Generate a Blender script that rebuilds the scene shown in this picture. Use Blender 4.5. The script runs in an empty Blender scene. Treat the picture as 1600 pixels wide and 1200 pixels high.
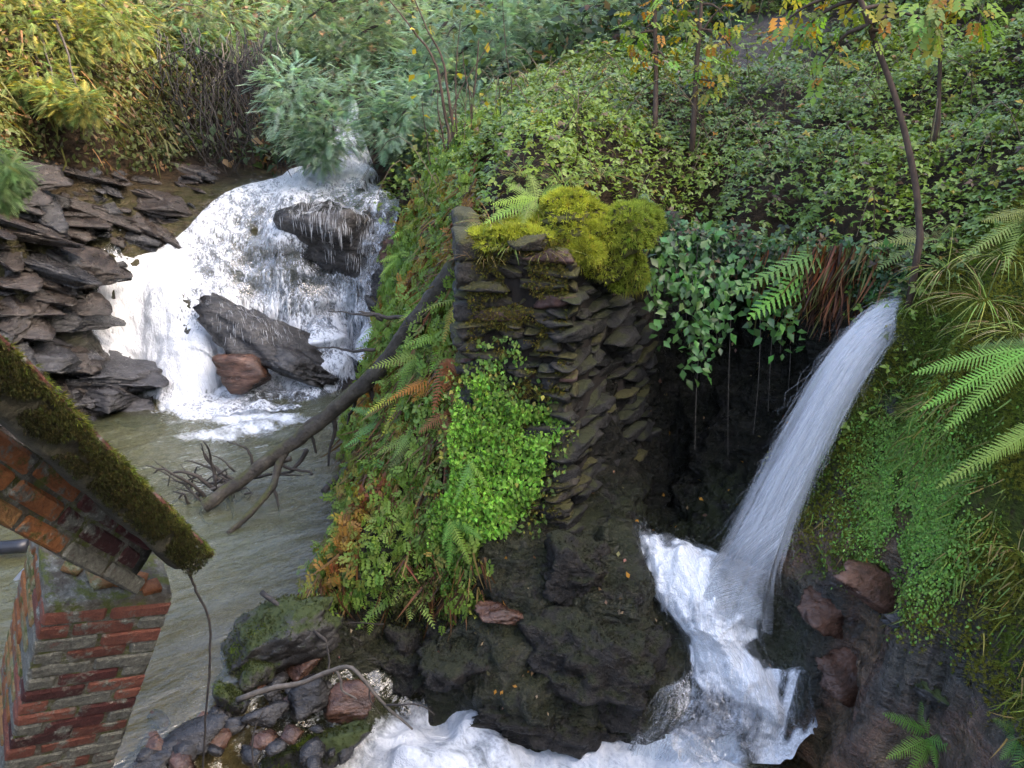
import bpy, math, random
import numpy as np
from mathutils import Vector, Matrix

# ------------------------------------------------------------------ camera, sky, sun, exposure
scene = bpy.context.scene
COL = scene.collection
PITCH = math.radians(20.0)
CAM = np.array([0.0, 0.0, 4.0])
FPX = 1280.0                                  # focal length in pixels of a 1600 px wide frame
cam_data = bpy.data.cameras.new('camera')
cam_data.sensor_width = 36.0
cam_data.lens = 36.0 * FPX / 1600.0
cam_data.clip_start = 0.05
cam_data.clip_end = 400.0
cam = bpy.data.objects.new('camera', cam_data)
COL.objects.link(cam)
cam.location = CAM
cam.rotation_euler = (math.radians(90.0) - PITCH, 0, 0)
scene.camera = cam

SUN_EL = math.radians(33.0)
SUN_AZ = math.radians(112.0)                  # measured clockwise from +Y: from the right, a little behind
sun_vec = np.array([math.sin(SUN_AZ) * math.cos(SUN_EL), math.cos(SUN_AZ) * math.cos(SUN_EL), math.sin(SUN_EL)])
world = bpy.data.worlds.new('World')
scene.world = world
world.use_nodes = True
wn = world.node_tree.nodes
sky = wn.new('ShaderNodeTexSky')
sky.sky_type = 'NISHITA'
sky.sun_disc = False
sky.sun_elevation = SUN_EL
sky.sun_rotation = SUN_AZ
sky.air_density = 0.8
sky.dust_density = 6.0
sky.ozone_density = 0.6
bg = wn['Background']
bg.inputs['Strength'].default_value = 0.15
world.node_tree.links.new(sky.outputs['Color'], bg.inputs['Color'])
sun_data = bpy.data.lights.new('sun', 'SUN')
sun_data.energy = 2.2
sun_data.angle = math.radians(0.53)
sun_data.color = (1.0, 0.86, 0.66)
sun = bpy.data.objects.new('sun', sun_data)
COL.objects.link(sun)
sun.rotation_euler = Vector(sun_vec).to_track_quat('Z', 'Y').to_euler()
scene.view_settings.view_transform = 'Standard'
scene.view_settings.look = 'None'
scene.view_settings.gamma = 1.0
scene.view_settings.use_curve_mapping = False
scene.view_settings.exposure = 3.1
scene.cycles.use_denoising = True
scene.cycles.max_bounces = 6
scene.cycles.diffuse_bounces = 3
scene.cycles.transparent_max_bounces = 16
scene.cycles.transmission_bounces = 4
scene.cycles.caustics_reflective = False
scene.cycles.caustics_refractive = False

# ------------------------------------------------------------------ helpers
rng = np.random.default_rng(11)
SP, CP = math.sin(PITCH), math.cos(PITCH)

def ray(px, py):
    u = (px - 800.0) / FPX
    v = (600.0 - py) / FPX
    return np.array([u, CP + v * SP, -SP + v * CP])

def P(px, py, Y):
    d = ray(px, py)
    return CAM + d * (Y / d[1])

def PZ(px, py, Z):
    d = ray(px, py)
    return CAM + d * ((Z - CAM[2]) / d[2])

def project(p):
    p = np.atleast_2d(p) - CAM
    dep = p[:, 1] * CP - p[:, 2] * SP
    up = p[:, 1] * SP + p[:, 2] * CP
    dd = np.where(dep > 0.05, dep, 0.05)
    return 800 + FPX * p[:, 0] / dd, 600 - FPX * up / dd, dep

_perm = np.random.default_rng(3).permutation(256).astype(np.int64)
_perm = np.concatenate([_perm, _perm, _perm])
_g = np.random.default_rng(5).normal(size=(256, 3))
_g /= np.linalg.norm(_g, axis=1)[:, None]

def perlin(p):
    p = np.asarray(p, float)
    i = np.floor(p).astype(np.int64)
    f = p - i
    i &= 255
    w = f * f * f * (f * (f * 6 - 15) + 10)
    out = np.zeros(len(p))
    for dx in (0, 1):
        wx = w[:, 0] if dx else 1 - w[:, 0]
        for dy in (0, 1):
            wy = w[:, 1] if dy else 1 - w[:, 1]
            for dz in (0, 1):
                wz = w[:, 2] if dz else 1 - w[:, 2]
                h = _perm[_perm[_perm[(i[:, 0] + dx)] + i[:, 1] + dy] + i[:, 2] + dz] & 255
                g = _g[h]
                out += wx * wy * wz * (g[:, 0] * (f[:, 0] - dx) + g[:, 1] * (f[:, 1] - dy) + g[:, 2] * (f[:, 2] - dz))
    return out * 1.5

def fbm(p, octaves=4, gain=0.5):
    p = np.asarray(p, float)
    s = np.zeros(len(p)); a = 1.0
    for k in range(octaves):
        s += a * perlin(p * (2.0 ** k) + 17.3 * k)
        a *= gain
    return s

def ridged(p, octaves=4, gain=0.5):
    s = np.zeros(len(p)); a = 1.0
    for k in range(octaves):
        s += a * (1 - 2 * np.abs(perlin(p * (2.0 ** k) + 9.1 * k)))
        a *= gain
    return s

def sstep(a, b, x):
    t = np.clip((x - a) / (b - a), 0, 1)
    return t * t * (3 - 2 * t)

def norm(v):
    v = np.asarray(v, float)
    return v / np.maximum(np.linalg.norm(v, axis=-1, keepdims=True), 1e-9)

class MB:
    """collects vertices, faces and one colour per vertex; build() links them as one mesh object"""
    def __init__(self):
        self.v = []; self.f = []; self.c = []; self.n = 0
    def add(self, v, faces, col=None):
        v = np.asarray(v, float).reshape(-1, 3)
        for fa in (faces if isinstance(faces, list) else [faces]):
            fa = np.asarray(fa, np.int64)
            if fa.size:
                self.f.append(fa + self.n)
        if col is None:
            col = (1.0, 1.0, 1.0)
        col = np.broadcast_to(np.asarray(col, float), (len(v), 3)) if np.ndim(col) == 1 else np.asarray(col, float)
        self.v.append(v); self.c.append(col); self.n += len(v)
    def mesh(self, name, smooth=False):
        me = bpy.data.meshes.new(name)
        if not self.v:
            return me
        v = np.concatenate(self.v); c = np.concatenate(self.c)
        loops = np.concatenate([f.ravel() for f in self.f])
        tot = np.concatenate([np.full(len(f), f.shape[1]) for f in self.f])
        start = np.concatenate([[0], np.cumsum(tot)[:-1]])
        me.vertices.add(len(v)); me.vertices.foreach_set('co', v.astype(np.float32).ravel())
        me.loops.add(len(loops)); me.loops.foreach_set('vertex_index', loops.astype(np.int32))
        me.polygons.add(len(tot))
        me.polygons.foreach_set('loop_start', start.astype(np.int32))
        me.polygons.foreach_set('loop_total', tot.astype(np.int32))
        if smooth:
            me.polygons.foreach_set('use_smooth', np.ones(len(tot), bool))
        me.update(calc_edges=True)
        at = me.attributes.new('Col', 'FLOAT_COLOR', 'POINT')
        at.data.foreach_set('color', np.concatenate([c, np.ones((len(c), 1))], 1).astype(np.float32).ravel())
        return me
    def build(self, name, mat, parent=None, smooth=False, offset=None):
        if offset is not None and self.v:
            self.v = [a - offset for a in self.v]
        o = bpy.data.objects.new(name, self.mesh(name, smooth))
        COL.objects.link(o)
        if mat is not None:
            o.data.materials.append(mat)
        if parent is not None:
            o.parent = parent
        return o

def attr(o, name, data):
    a = o.data.attributes.new(name, 'FLOAT', 'POINT')
    a.data.foreach_set('value', np.asarray(data, np.float32))

def tag(o, label, cat, group=None):
    o['label'] = label; o['category'] = cat
    if group:
        o['group'] = group
    return o

def thing(name, label, cat, loc=(0, 0, 0), group=None):
    o = bpy.data.objects.new(name, None)
    o.empty_display_size = 0.1
    COL.objects.link(o)
    o.location = loc
    return tag(o, label, cat, group)

def grid_faces(nr, nc, closed=False):
    r = np.arange(nr - 1)[:, None]; c = np.arange(nc if closed else nc - 1)[None, :]
    c2 = (c + 1) % nc
    a = r * nc + c; b = r * nc + c2
    return np.stack([a, b, b + nc, a + nc], -1).reshape(-1, 4)

def tube(pts, rad, sides=6, cap=True, jitter=0.0):
    """tapered tube along a polyline: (verts, face list)"""
    pts = np.asarray(pts, float); n = len(pts)
    rad = np.broadcast_to(np.asarray(rad, float), (n,)) if np.ndim(rad) == 0 else np.asarray(rad, float)
    tan = norm(np.gradient(pts, axis=0))
    ref = np.array([0, 0, 1.0]) if abs(tan[0][2]) < 0.9 else np.array([1.0, 0, 0])
    V = []
    u = norm(np.cross(tan[0], ref))
    for i in range(n):
        u = u - tan[i] * np.dot(u, tan[i]); u = u / max(np.linalg.norm(u), 1e-9)
        w = np.cross(tan[i], u)
        a = np.arange(sides) / sides * 2 * math.pi
        rr = rad[i] * (1 + jitter * rng.uniform(-1, 1, sides))
        V.append(pts[i] + (np.cos(a) * rr)[:, None] * u + (np.sin(a) * rr)[:, None] * w)
    V = np.concatenate(V)
    F = [grid_faces(n, sides, True)]
    if cap:
        V = np.concatenate([V, pts[:1], pts[-1:]])
        k = np.arange(sides); k2 = (k + 1) % sides
        F.append(np.stack([np.full(sides, n * sides), k2, k], 1))
        F.append(np.stack([np.full(sides, n * sides + 1), (n - 1) * sides + k, (n - 1) * sides + k2], 1))
    return V, F

def spline(pts, n):
    """Catmull-Rom through the points, n samples"""
    p = np.asarray(pts, float)
    if len(p) == 2:
        t = np.linspace(0, 1, n)[:, None]
        return p[0] * (1 - t) + p[1] * t
    q = np.concatenate([[2 * p[0] - p[1]], p, [2 * p[-1] - p[-2]]])
    t = np.linspace(0, len(p) - 1 - 1e-6, n)
    i = t.astype(int); f = (t - i)[:, None]
    a, b, c, d = q[i], q[i + 1], q[i + 2], q[i + 3]
    return 0.5 * (2 * b + (c - a) * f + (2 * a - 5 * b + 4 * c - d) * f ** 2 + (3 * b - a - 3 * c + d) * f ** 3)

def rand_rot(n, tilt, base_up=None, yaw=None):
    """n rotation matrices: local z near base_up (n,3) within tilt radians, random yaw"""
    up = np.tile([0, 0, 1.0], (n, 1)) if base_up is None else norm(base_up)
    z = norm(up + np.tan(np.minimum(tilt, 1.4)) * rng.normal(size=(n, 3)) * 0.6)
    a = rng.uniform(0, 2 * math.pi, n) if yaw is None else yaw
    x = np.stack([np.cos(a), np.sin(a), np.zeros(n)], 1)
    x = norm(x - z * np.sum(x * z, 1)[:, None])
    y = np.cross(z, x)
    return np.stack([x, y, z], 2)

def scatter(mb, tv, tf, loc, rot, scale, col):
    """copies of a template (tv, tf) into the builder"""
    n = len(loc)
    if n == 0:
        return
    sc = np.broadcast_to(np.asarray(scale, float), (n,)) if np.ndim(scale) <= 1 else scale
    v = np.einsum('nij,vj->nvi', rot, tv) * sc[:, None, None] + np.asarray(loc)[:, None, :]
    m = len(tv)
    fl = []
    for fa in (tf if isinstance(tf, list) else [tf]):
        fa = np.asarray(fa)
        fl.append((fa[None] + (np.arange(n) * m)[:, None, None]).reshape(-1, fa.shape[1]))
    col = np.asarray(col, float)
    c = np.repeat(np.broadcast_to(col, (n, 3)), m, 0)
    mb.add(v.reshape(-1, 3), fl, c)

# ------------------------------------------------------------------ materials
def new_mat(name):
    m = bpy.data.materials.new(name); m.use_nodes = True
    nt = m.node_tree
    for x in list(nt.nodes):
        nt.nodes.remove(x)
    out = nt.nodes.new('ShaderNodeOutputMaterial')
    return m, nt, out

class N:
    """short node writer"""
    def __init__(self, nt):
        self.nt = nt
    def __call__(self, typ, ins=None, **props):
        n = self.nt.nodes.new('ShaderNode' + typ)
        for k, v in props.items():
            setattr(n, k, v)
        for k, v in (ins or {}).items():
            s = n.inputs[k]
            if isinstance(v, bpy.types.NodeSocket):
                self.nt.links.new(v, s)
            else:
                s.default_value = v
        return n
    def noise(self, vec, scale, detail=4, rough=0.55, dist=0.0):
        return self('TexNoise', {'Vector': vec, 'Scale': scale, 'Detail': detail, 'Roughness': rough, 'Distortion': dist}).outputs['Fac']
    def ramp(self, fac, stops, interp='LINEAR'):
        n = self('ValToRGB', {'Fac': fac})
        r = n.color_ramp; r.interpolation = interp
        while len(r.elements) < len(stops):
            r.elements.new(0.5)
        for e, (p, c) in zip(r.elements, stops):
            e.position = p
            e.color = (c, c, c, 1) if np.ndim(c) == 0 else (*c, 1)
        return n.outputs['Color']
    def mix(self, fac, a, b, mode='MIX'):
        n = self('MixRGB', {'Fac': fac, 'Color1': a if isinstance(a, bpy.types.NodeSocket) else (*a, 1),
                            'Color2': b if isinstance(b, bpy.types.NodeSocket) else (*b, 1)}, blend_type=mode)
        return n.outputs['Color']
    def math(self, op, a, b=0.0):
        n = self('Math', {0: a, 1: b}, operation=op)
        return n.outputs[0]
    def attr(self, name):
        return self('Attribute', attribute_name=name)
    def mapping(self, vec, scale=(1, 1, 1), rot=(0, 0, 0), loc=(0, 0, 0)):
        return self('Mapping', {'Vector': vec, 'Scale': scale, 'Rotation': rot, 'Location': loc}).outputs[0]
    def bump(self, h, strength, dist=0.02, normal=None):
        ins = {'Height': h, 'Strength': strength, 'Distance': dist}
        if normal is not None:
            ins['Normal'] = normal
        return self('Bump', ins).outputs[0]

def leaf_mat(name, rough=0.4, spec=0.5, trans=0.3, tint=(1, 1, 1), coat=0.0):
    m, nt, out = new_mat(name); n = N(nt)
    c = n.mix(1.0, n.attr('Col').outputs['Color'], tint, 'MULTIPLY')
    pr = n('BsdfPrincipled', {'Base Color': c, 'Roughness': rough, 'Specular IOR Level': spec})
    tc = n.mix(1.0, c, (1.25, 1.2, 0.6), 'MULTIPLY')
    tr = n('BsdfTranslucent', {'Color': tc})
    mx = n('MixShader', {0: trans, 1: pr.outputs[0], 2: tr.outputs[0]})
    nt.links.new(mx.outputs[0], out.inputs[0])
    return m

def rock_mat(name, dark, mid, light, rough=(0.25, 0.6), scale=3.0, moss=0.0, moss_col=(0.05, 0.075, 0.012), strata=None, bump=0.6, usecol=False, spec=0.5):
    """wet stone; moss grows on upward faces; strata = (rotation, stretch) for layered slate"""
    m, nt, out = new_mat(name); n = N(nt)
    geo = n('NewGeometry')
    pos = geo.outputs['Position']
    v = pos
    if strata:
        v = n.mapping(pos, scale=strata[1], rot=strata[0])
    a = n.noise(v, scale, 8, 0.62)
    b = n.noise(v, scale * 5.3, 6, 0.6)
    c = n.ramp(a, [(0.3, dark), (0.52, mid), (0.72, light)])
    c = n.mix(n.ramp(b, [(0.35, 0.0), (0.7, 0.7)]), c, n.mix(1.0, c, (0.45, 0.42, 0.4), 'MULTIPLY'))
    if usecol:
        c = n.mix(1.0, c, n.attr('Col').outputs['Color'], 'MULTIPLY')
    if moss > 0:
        nz = n('SeparateXYZ', {0: geo.outputs['Normal']}).outputs[2]
        mm = n.noise(pos, 6.0, 6, 0.65)
        f = n.math('ADD', n.math('MULTIPLY', nz, 0.35), mm)
        f = n.ramp(f, [(0.78 - 0.35 * moss, 0.0), (0.92 - 0.35 * moss, 1.0)])
        mc = n.mix(n.noise(pos, 40, 3), tuple(0.5 * x for x in moss_col), tuple(1.5 * x for x in moss_col))
        c = n.mix(f, c, mc)
    r = n.ramp(n.noise(pos, scale * 2.2, 5), [(0.35, rough[0]), (0.7, rough[1])])
    if moss > 0:
        r = n.mix(f, r, (0.9, 0.9, 0.9))
    h = n.math('ADD', n.math('MULTIPLY', a, 1.0), n.math('MULTIPLY', b, 0.5))
    h = n.math('ADD', h, n.math('MULTIPLY', n.noise(pos, scale * 22, 4), 0.18))
    bmp = n.bump(h, bump, 0.06)
    pr = n('BsdfPrincipled', {'Base Color': c, 'Roughness': r, 'Normal': bmp, 'Specular IOR Level': spec})
    nt.links.new(pr.outputs[0], out.inputs[0])
    return m

def plain_mat(name, c1, c2, scale=20.0, rough=0.7, bump=0.3, stretch=(1, 1, 1), usecol=False, spec=0.4):
    m, nt, out = new_mat(name); n = N(nt)
    co = n('TexCoord').outputs['Object']
    v = n.mapping(co, scale=stretch)
    a = n.noise(v, scale, 6, 0.6)
    c = n.ramp(a, [(0.3, c1), (0.7, c2)])
    if usecol:
        c = n.mix(1.0, c, n.attr('Col').outputs['Color'], 'MULTIPLY')
    pr = n('BsdfPrincipled', {'Base Color': c, 'Roughness': rough, 'Normal': n.bump(a, bump, 0.01), 'Specular IOR Level': spec})
    nt.links.new(pr.outputs[0], out.inputs[0])
    return m

# ------------------------------------------------------------------ the ground: one sheet through known points
GP = []
def g(px, py, Y):
    GP.append(P(px, py, Y))
def w(*pts):
    for q in pts:
        GP.append(np.array(q, float))
# hillside on the right, above the recess
for a in [(1020, 350, 7.7), (1000, 290, 8.3), (1000, 200, 10), (1000, 120, 13), (1150, 415, 7.4), (1150, 330, 7.9), (1150, 200, 9.6), (1150, 100, 12), (1150, 0, 15),
          (1300, 415, 6.7), (1300, 330, 7.2), (1300, 200, 9), (1300, 100, 11), (1300, 0, 13), (1420, 455, 6.0), (1450, 380, 6.2), (1450, 300, 6.9), (1450, 200, 8.3),
          (1450, 100, 10), (1450, 0, 11.8), (1600, 400, 5.0), (1600, 300, 6.0), (1600, 200, 7.2), (1600, 100, 8.5), (1600, 0, 10.0), (1530, 430, 5.3),
          (860, 235, 7.6), (850, 190, 9.0), (780, 280, 7.0), (860, 300, 6.7), (760, 200, 9.5), (720, 280, 8.5), (700, 240, 11.0), (850, 130, 13.0)]:
    g(*a)
# recess behind the side fall
for a in [(1100, 790, 6.5), (1000, 800, 6.6), (1120, 620, 7.2), (1160, 500, 7.35), (1050, 600, 8.0), (1250, 560, 6.7), (1250, 700, 6.3), (1210, 470, 7.0), (1330, 470, 6.4),
          (1180, 760, 6.2), (960, 850, 5.9)]:
    g(*a)
# right bank: channel lip, mossy face, wet rock at its foot
for a in [(1400, 505, 5.75), (1425, 600, 5.5), (1380, 700, 5.35), (1380, 750, 5.3), (1300, 850, 5.15), (1230, 850, 5.3), (1250, 1000, 4.8), (1300, 1150, 4.5), (1400, 1000, 4.3), (1450, 900, 4.15),
          (1440, 760, 4.75), (1500, 700, 4.6), (1600, 600, 4.4), (1600, 760, 4.0), (1600, 900, 3.8), (1600, 1100, 3.5), (1450, 1150, 3.9), (1350, 900, 4.8), (1480, 560, 5.0)]:
    g(*a)
# bedrock under the ruined wall, down to the lower basin
for a in [(740, 890, 5.5), (870, 860, 5.6), (975, 850, 5.7), (1050, 1000, 5.05), (950, 1000, 5.0), (800, 1000, 5.1), (720, 950, 5.45), (690, 1010, 5.32), (640, 1040, 5.4),
          (850, 1080, 4.85), (850, 1165, 4.66), (960, 1160, 4.68), (740, 1135, 4.87), (1040, 1090, 4.75), (650, 1085, 5.15), (1000, 930, 5.25), (1060, 900, 5.4)]:
    g(*a)
w((-.8, 4.7, -.85), (0, 4.3, -.85), (.9, 4.4, -.85), (1.4, 4.5, -.8), (-.8, 3.9, -.9), (.5, 3.5, -.9), (1.5, 3.8, -.8), (1.1, 5.3, .25), (1.75, 4.8, -.35), (1.25, 6.85, .35), (1.55, 7.25, .55))
# left flank of the ruin down to the pool
for a in [(640, 600, 7.0), (600, 800, 6.0), (620, 900, 5.6), (700, 500, 6.9), (560, 860, 6.2), (700, 800, 5.75), (690, 640, 6.3), (650, 350, 9.5), (620, 450, 9.3), (600, 560, 9.2), (640, 280, 12.0), (575, 700, 8.0)]:
    g(*a)
for a in [(590, 600), (575, 660), (560, 760), (535, 860), (510, 960)]:
    GP.append(PZ(*a, -0.05))
# pool bed
w((-4, 8, -.55), (-3, 6.5, -.5), (-5, 7, -.5), (-3.2, 9.2, -.4), (-2.5, 7.5, -.5), (-4.5, 5.5, -.4), (-2.9, 5.4, -.3), (-2.3, 10.3, -.3), (-4.3, 9.3, -.45), (-3.5, 4.4, -.25), (-6.3, 6, -.3), (-6.0, 8.2, -.2),
  (-2.3, 4.55, -.16), (-1.85, 4.95, -.12), (-2.6, 4.1, -.12), (-1.5, 4.55, -.5), (-1.9, 4.2, -.35), (-1.6, 5.3, .02), (-3.2, 3.2, .1), (-1.5, 3.4, -.5))
# near side, below and behind the camera
w((0, 2.6, -.55), (1.2, 2.6, -.4), (2.4, 3.1, .2), (0, 1.1, 2.1), (0, -1, 2.4), (-3, .8, 1.9), (-3, -2, 2.3), (3, .6, 2.6), (3.4, 2.2, 1.5), (-6, 1, 2.0), (-9, 3.5, 2.4), (6, 4, 4.2), (6, .5, 4.4), (0, -8, 3), (-1.7, 2.2, .1))
# waterfall bedrock
for a in [(545, 180, 15.5), (530, 222, 14.2), (575, 250, 13.6), (450, 285, 12.9), (340, 315, 12.3), (400, 360, 12.0), (520, 330, 12.3), (640, 345, 12.5), (200, 392, 11.5), (300, 420, 11.6), (450, 420, 11.7),
          (560, 400, 11.95), (590, 490, 11.4), (118, 492, 10.7), (250, 480, 11.05), (350, 500, 11.2), (500, 500, 11.3), (165, 560, 10.45), (330, 570, 10.75), (480, 555, 11.1), (585, 560, 11.15), (545, 120, 20), (600, 300, 13.2)]:
    g(*a)
for a in [(240, 640), (350, 640), (460, 610), (560, 600)]:
    GP.append(PZ(*a, -0.3))
# left bank
for a in [(0, 250, 10), (0, 400, 9.6), (0, 550, 9.2), (60, 610, 9.5), (200, 300, 12.0), (55, 450, 9.95), (300, 285, 12.6), (300, 230, 13.4), (420, 262, 14.2), (100, 150, 11.5), (200, 50, 14), (350, 100, 16), (350, 0, 19), (0, 0, 12),
          (20, 500, 9.5), (60, 560, 9.55), (105, 392, 10.95), (60, 330, 10.2), (230, 330, 12.1), (480, 210, 15.0), (500, 150, 17)]:
    g(*a)
for a in [(60, 672), (180, 648), (235, 622)]:
    GP.append(PZ(*a, -0.03))
w((-6.9, 8.4, .4), (-7.6, 7.0, .6), (-7.6, 5, .7), (-8.5, 8.5, 2.6), (-9.5, 6.5, 2.7))
# beyond the frame, with the ridge added to block the sun
w((5, 6, 3.9), (8, 8, 6.5), (11, 8, 11), (15, 8, 16), (15, 0, 16), (15, -10, 16), (15, 16, 15), (24, 5, 19), (24, 22, 18), (10, 20, 9.5), (9, 14, 7.2), (4, 20, 7), (0, 24, 7.5), (-5, 24, 7.2), (0, 42, 15), (20, 42, 18), (-20, 42, 15), (-12, 25, 8.5),
  (-11, 15, 5.6), (-20, 12, 9), (-12, 9, 4.5), (-30, 5, 12), (-14, 0, 4), (-10, -8, 3), (10, -8, 8), (10, 1, 8.0))
GP = np.array(GP)
_c = 0.13
def _phi(a, b):
    return np.sqrt((a[:, None, 0] - b[None, :, 0]) ** 2 + (a[:, None, 1] - b[None, :, 1]) ** 2 + _c * _c)
_n = len(GP)
_A = np.zeros((_n + 3, _n + 3))
_A[:_n, :_n] = _phi(GP, GP) + np.eye(_n) * -0.012
_A[:_n, _n] = 1; _A[:_n, _n + 1:] = GP[:, :2]
_A[_n:, :_n] = _A[:_n, _n:].T
_W = np.linalg.solve(_A, np.concatenate([GP[:, 2], [0, 0, 0]]))
def H(x, y):
    x = np.asarray(x, float); y = np.asarray(y, float)
    sh = x.shape
    q = np.stack([x.ravel(), y.ravel()], 1)
    out = np.empty(len(q))
    for s in range(0, len(q), 20000):
        b = q[s:s + 20000]
        out[s:s + 20000] = _phi(b, GP) @ _W[:_n] + _W[_n] + b @ _W[_n + 1:]
    return out.reshape(sh)
def Hn(x, y, e=0.06):
    dx = (H(x + e, y) - H(x - e, y)) / (2 * e); dy = (H(x, y + e) - H(x, y - e)) / (2 * e)
    return norm(np.stack([-dx, -dy, np.ones_like(dx)], -1))

xs = np.concatenate([np.arange(-45, -9, 1.5), np.arange(-9, -7, .12), np.arange(-7, -2.4, .042), np.arange(-2.4, 3.6, .03), np.arange(3.6, 8, .1), np.arange(8, 13, .4), np.arange(13, 45, 1.6)])
ys = np.concatenate([np.arange(-15, 2.4, .5), np.arange(2.4, 3.4, .08), np.arange(3.4, 8.2, .03), np.arange(8.2, 14.2, .05), np.arange(14.2, 20, .14), np.arange(20, 60, 1.2)])
gx, gy = np.meshgrid(xs, ys)
gz = H(gx, gy)
ddy = np.gradient(gz, ys, axis=0); ddx = np.gradient(gz, xs, axis=1)
gn = norm(np.stack([-ddx, -ddy, np.ones_like(gz)], -1)).reshape(-1, 3)
gp = np.stack([gx, gy, gz], -1).reshape(-1, 3)
# where the rock is bare
def zone_left(p):
    x, y, z = p[:, 0], p[:, 1], p[:, 2]
    nz = 0.35 * perlin(p * 0.9)
    return sstep(-1.9, -2.6, x) * sstep(8.2, 8.9, y) * sstep(15.2, 13.6, y) * sstep(3.0, 2.55, z + nz + 0.12 * (y - 11))
def zone_front(p):
    x, y, z = p[:, 0], p[:, 1], p[:, 2]
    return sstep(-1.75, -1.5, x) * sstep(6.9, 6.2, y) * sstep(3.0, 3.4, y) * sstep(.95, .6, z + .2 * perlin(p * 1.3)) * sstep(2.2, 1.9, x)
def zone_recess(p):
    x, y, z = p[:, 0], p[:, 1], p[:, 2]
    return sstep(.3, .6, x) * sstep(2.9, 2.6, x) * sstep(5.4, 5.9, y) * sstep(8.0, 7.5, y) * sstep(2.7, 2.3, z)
def zone_right(p):
    x, y, z = p[:, 0], p[:, 1], p[:, 2]
    return sstep(1.7, 1.95, x) * sstep(5.8, 5.3, y) * sstep(3.0, 3.3, y) * sstep(1.5, 1.15, z + .3 * perlin(p * 1.6 + 5))
def strata(p):
    """layered slate: 0..1 saw along the dip normal"""
    d = norm(np.array([0.36, -0.30, 0.88]))
    s = p @ d / 0.17 + 1.1 * perlin(p * 0.9) + 0.35 * perlin(p * 3.1)
    f = s - np.floor(s)
    return f ** 0.6 * sstep(1.0, .9, f)
zl, zf, zc, zr = zone_left(gp), zone_front(gp), zone_recess(gp), zone_right(gp)
st = strata(gp)
disp = zl * (0.24 * (st - .5) + .13 * fbm(gp * 1.5, 4) + .04 * ridged(gp * 5, 3))
disp += np.maximum(zf, zc) * (.15 * fbm(gp * 1.7 + 3, 5, .6) + .075 * ridged(gp * np.array([3, 3, 5.5]), 4, .6) + .05 * (strata(gp * 1.6 + 2) - .5))
disp += zr * (.07 * fbm(gp * 2.3 + 8, 4) + .05 * (strata(gp * 1.9) - .5) + .025 * ridged(gp * 6, 3))
rest = 1 - np.clip(zl + zf + zc + zr, 0, 1)
near = sstep(22, 12, gp[:, 1])
disp += rest * (.07 * fbm(gp * 1.4 + 1, 4)) * near + rest * (1 - near) * .25 * fbm(gp * .5, 3)
# unseen hill crest added on the right, raised and ragged to block the sun
crest = sstep(9, 14, gp[:, 0])
disp += crest * (1.5 + 1.6 * fbm(gp * .35 + 2, 3))
# bed worn by the side fall and its run
RUN = np.array([P(*q)[:2] for q in [(1090, 845, 5.75), (1110, 900, 5.35), (1115, 970, 5.15), (1140, 1030, 4.95), (1150, 1090, 4.8), (1130, 1160, 4.65)]])
RUN = spline(np.concatenate([RUN, np.zeros((len(RUN), 1))], 1), 40)[:, :2]
rd = np.full(len(gp), 9.0)
nearr = (gp[:, 0] > .3) & (gp[:, 0] < 2.6) & (gp[:, 1] > 4) & (gp[:, 1] < 6.5)
rd[nearr] = np.min(np.linalg.norm(gp[nearr][:, None, :2] - RUN[None], axis=2), 1)
runm = sstep(.62, .35, rd)
FALL = spline(np.array([list(P(*q)) for q in [(548, 180, 15.8), (545, 235, 14.0), (515, 285, 13.1), (490, 330, 12.4), (420, 380, 11.9), (390, 440, 11.5), (370, 500, 11.1), (380, 560, 10.8), (380, 620, 10.2)]]), 60)
fwid = np.interp(np.linspace(0, 1, 60), [0, .15, .3, .45, .6, .8, 1], [.3, .45, .9, 1.8, 2.4, 2.4, 1.7])
nf = (gp[:, 0] > -6.5) & (gp[:, 0] < -1) & (gp[:, 1] > 9) & (gp[:, 1] < 16.5)
fm = np.full(len(gp), 9.0)
fm[nf] = np.min(np.linalg.norm(gp[nf][:, None, :2] - FALL[None, :, :2], axis=2) / fwid[None], 1)
fallm = sstep(1.12, .85, fm)
disp = disp * (1 - .62 * fallm) - .03 * fallm
basm = sstep(-.25, -.5, gp[:, 2]) * (gp[:, 0] > -1.5) * (gp[:, 0] < 2.1)
disp = disp * (1 - .75 * runm) * (1 - .85 * basm) - .10 * runm - .12 * basm
under = sstep(0.05, -0.25, gp[:, 2]) * (gp[:, 0] < -1.7)
disp *= 1 - .6 * under
gp2 = gp + gn * disp[:, None]
wet = np.clip(np.maximum(zf, zc) + zr + zl * sstep(1.9, .7, gp[:, 2] - .25 * (gp[:, 0] + 5)), 0, 1)
rock = np.clip(zl + zf + zc + zr, 0, 1)
tint = np.ones((len(gp), 3)) * np.array([1.0, .93, .84])
lb = zl * (1 - wet)
tint = tint + lb[:, None] * np.array([.35, .15, .04]) + (zl * wet)[:, None] * np.array([-.05, .0, .13])
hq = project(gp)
hollow = np.exp(-((hq[0] - 345) / 95) ** 2 - ((hq[1] - 190) / 110) ** 2) * (gp[:, 1] > 12) * (gp[:, 1] < 19)  # mask of the shade painted on the hollow's ground
tint = tint * (1 - (.52 * np.clip(zf, 0, 1))[:, None]) * (1 - .8 * np.clip(hollow * 1.3, 0, 1))[:, None] * (1 - .72 * zc[:, None]) + (zr * sstep(-.15, .3, perlin(gp * 1.4 + 2)))[:, None] * np.array([3.2, 1.1, .45])  # colour darkened in hollow and recess to paint their shade

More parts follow.
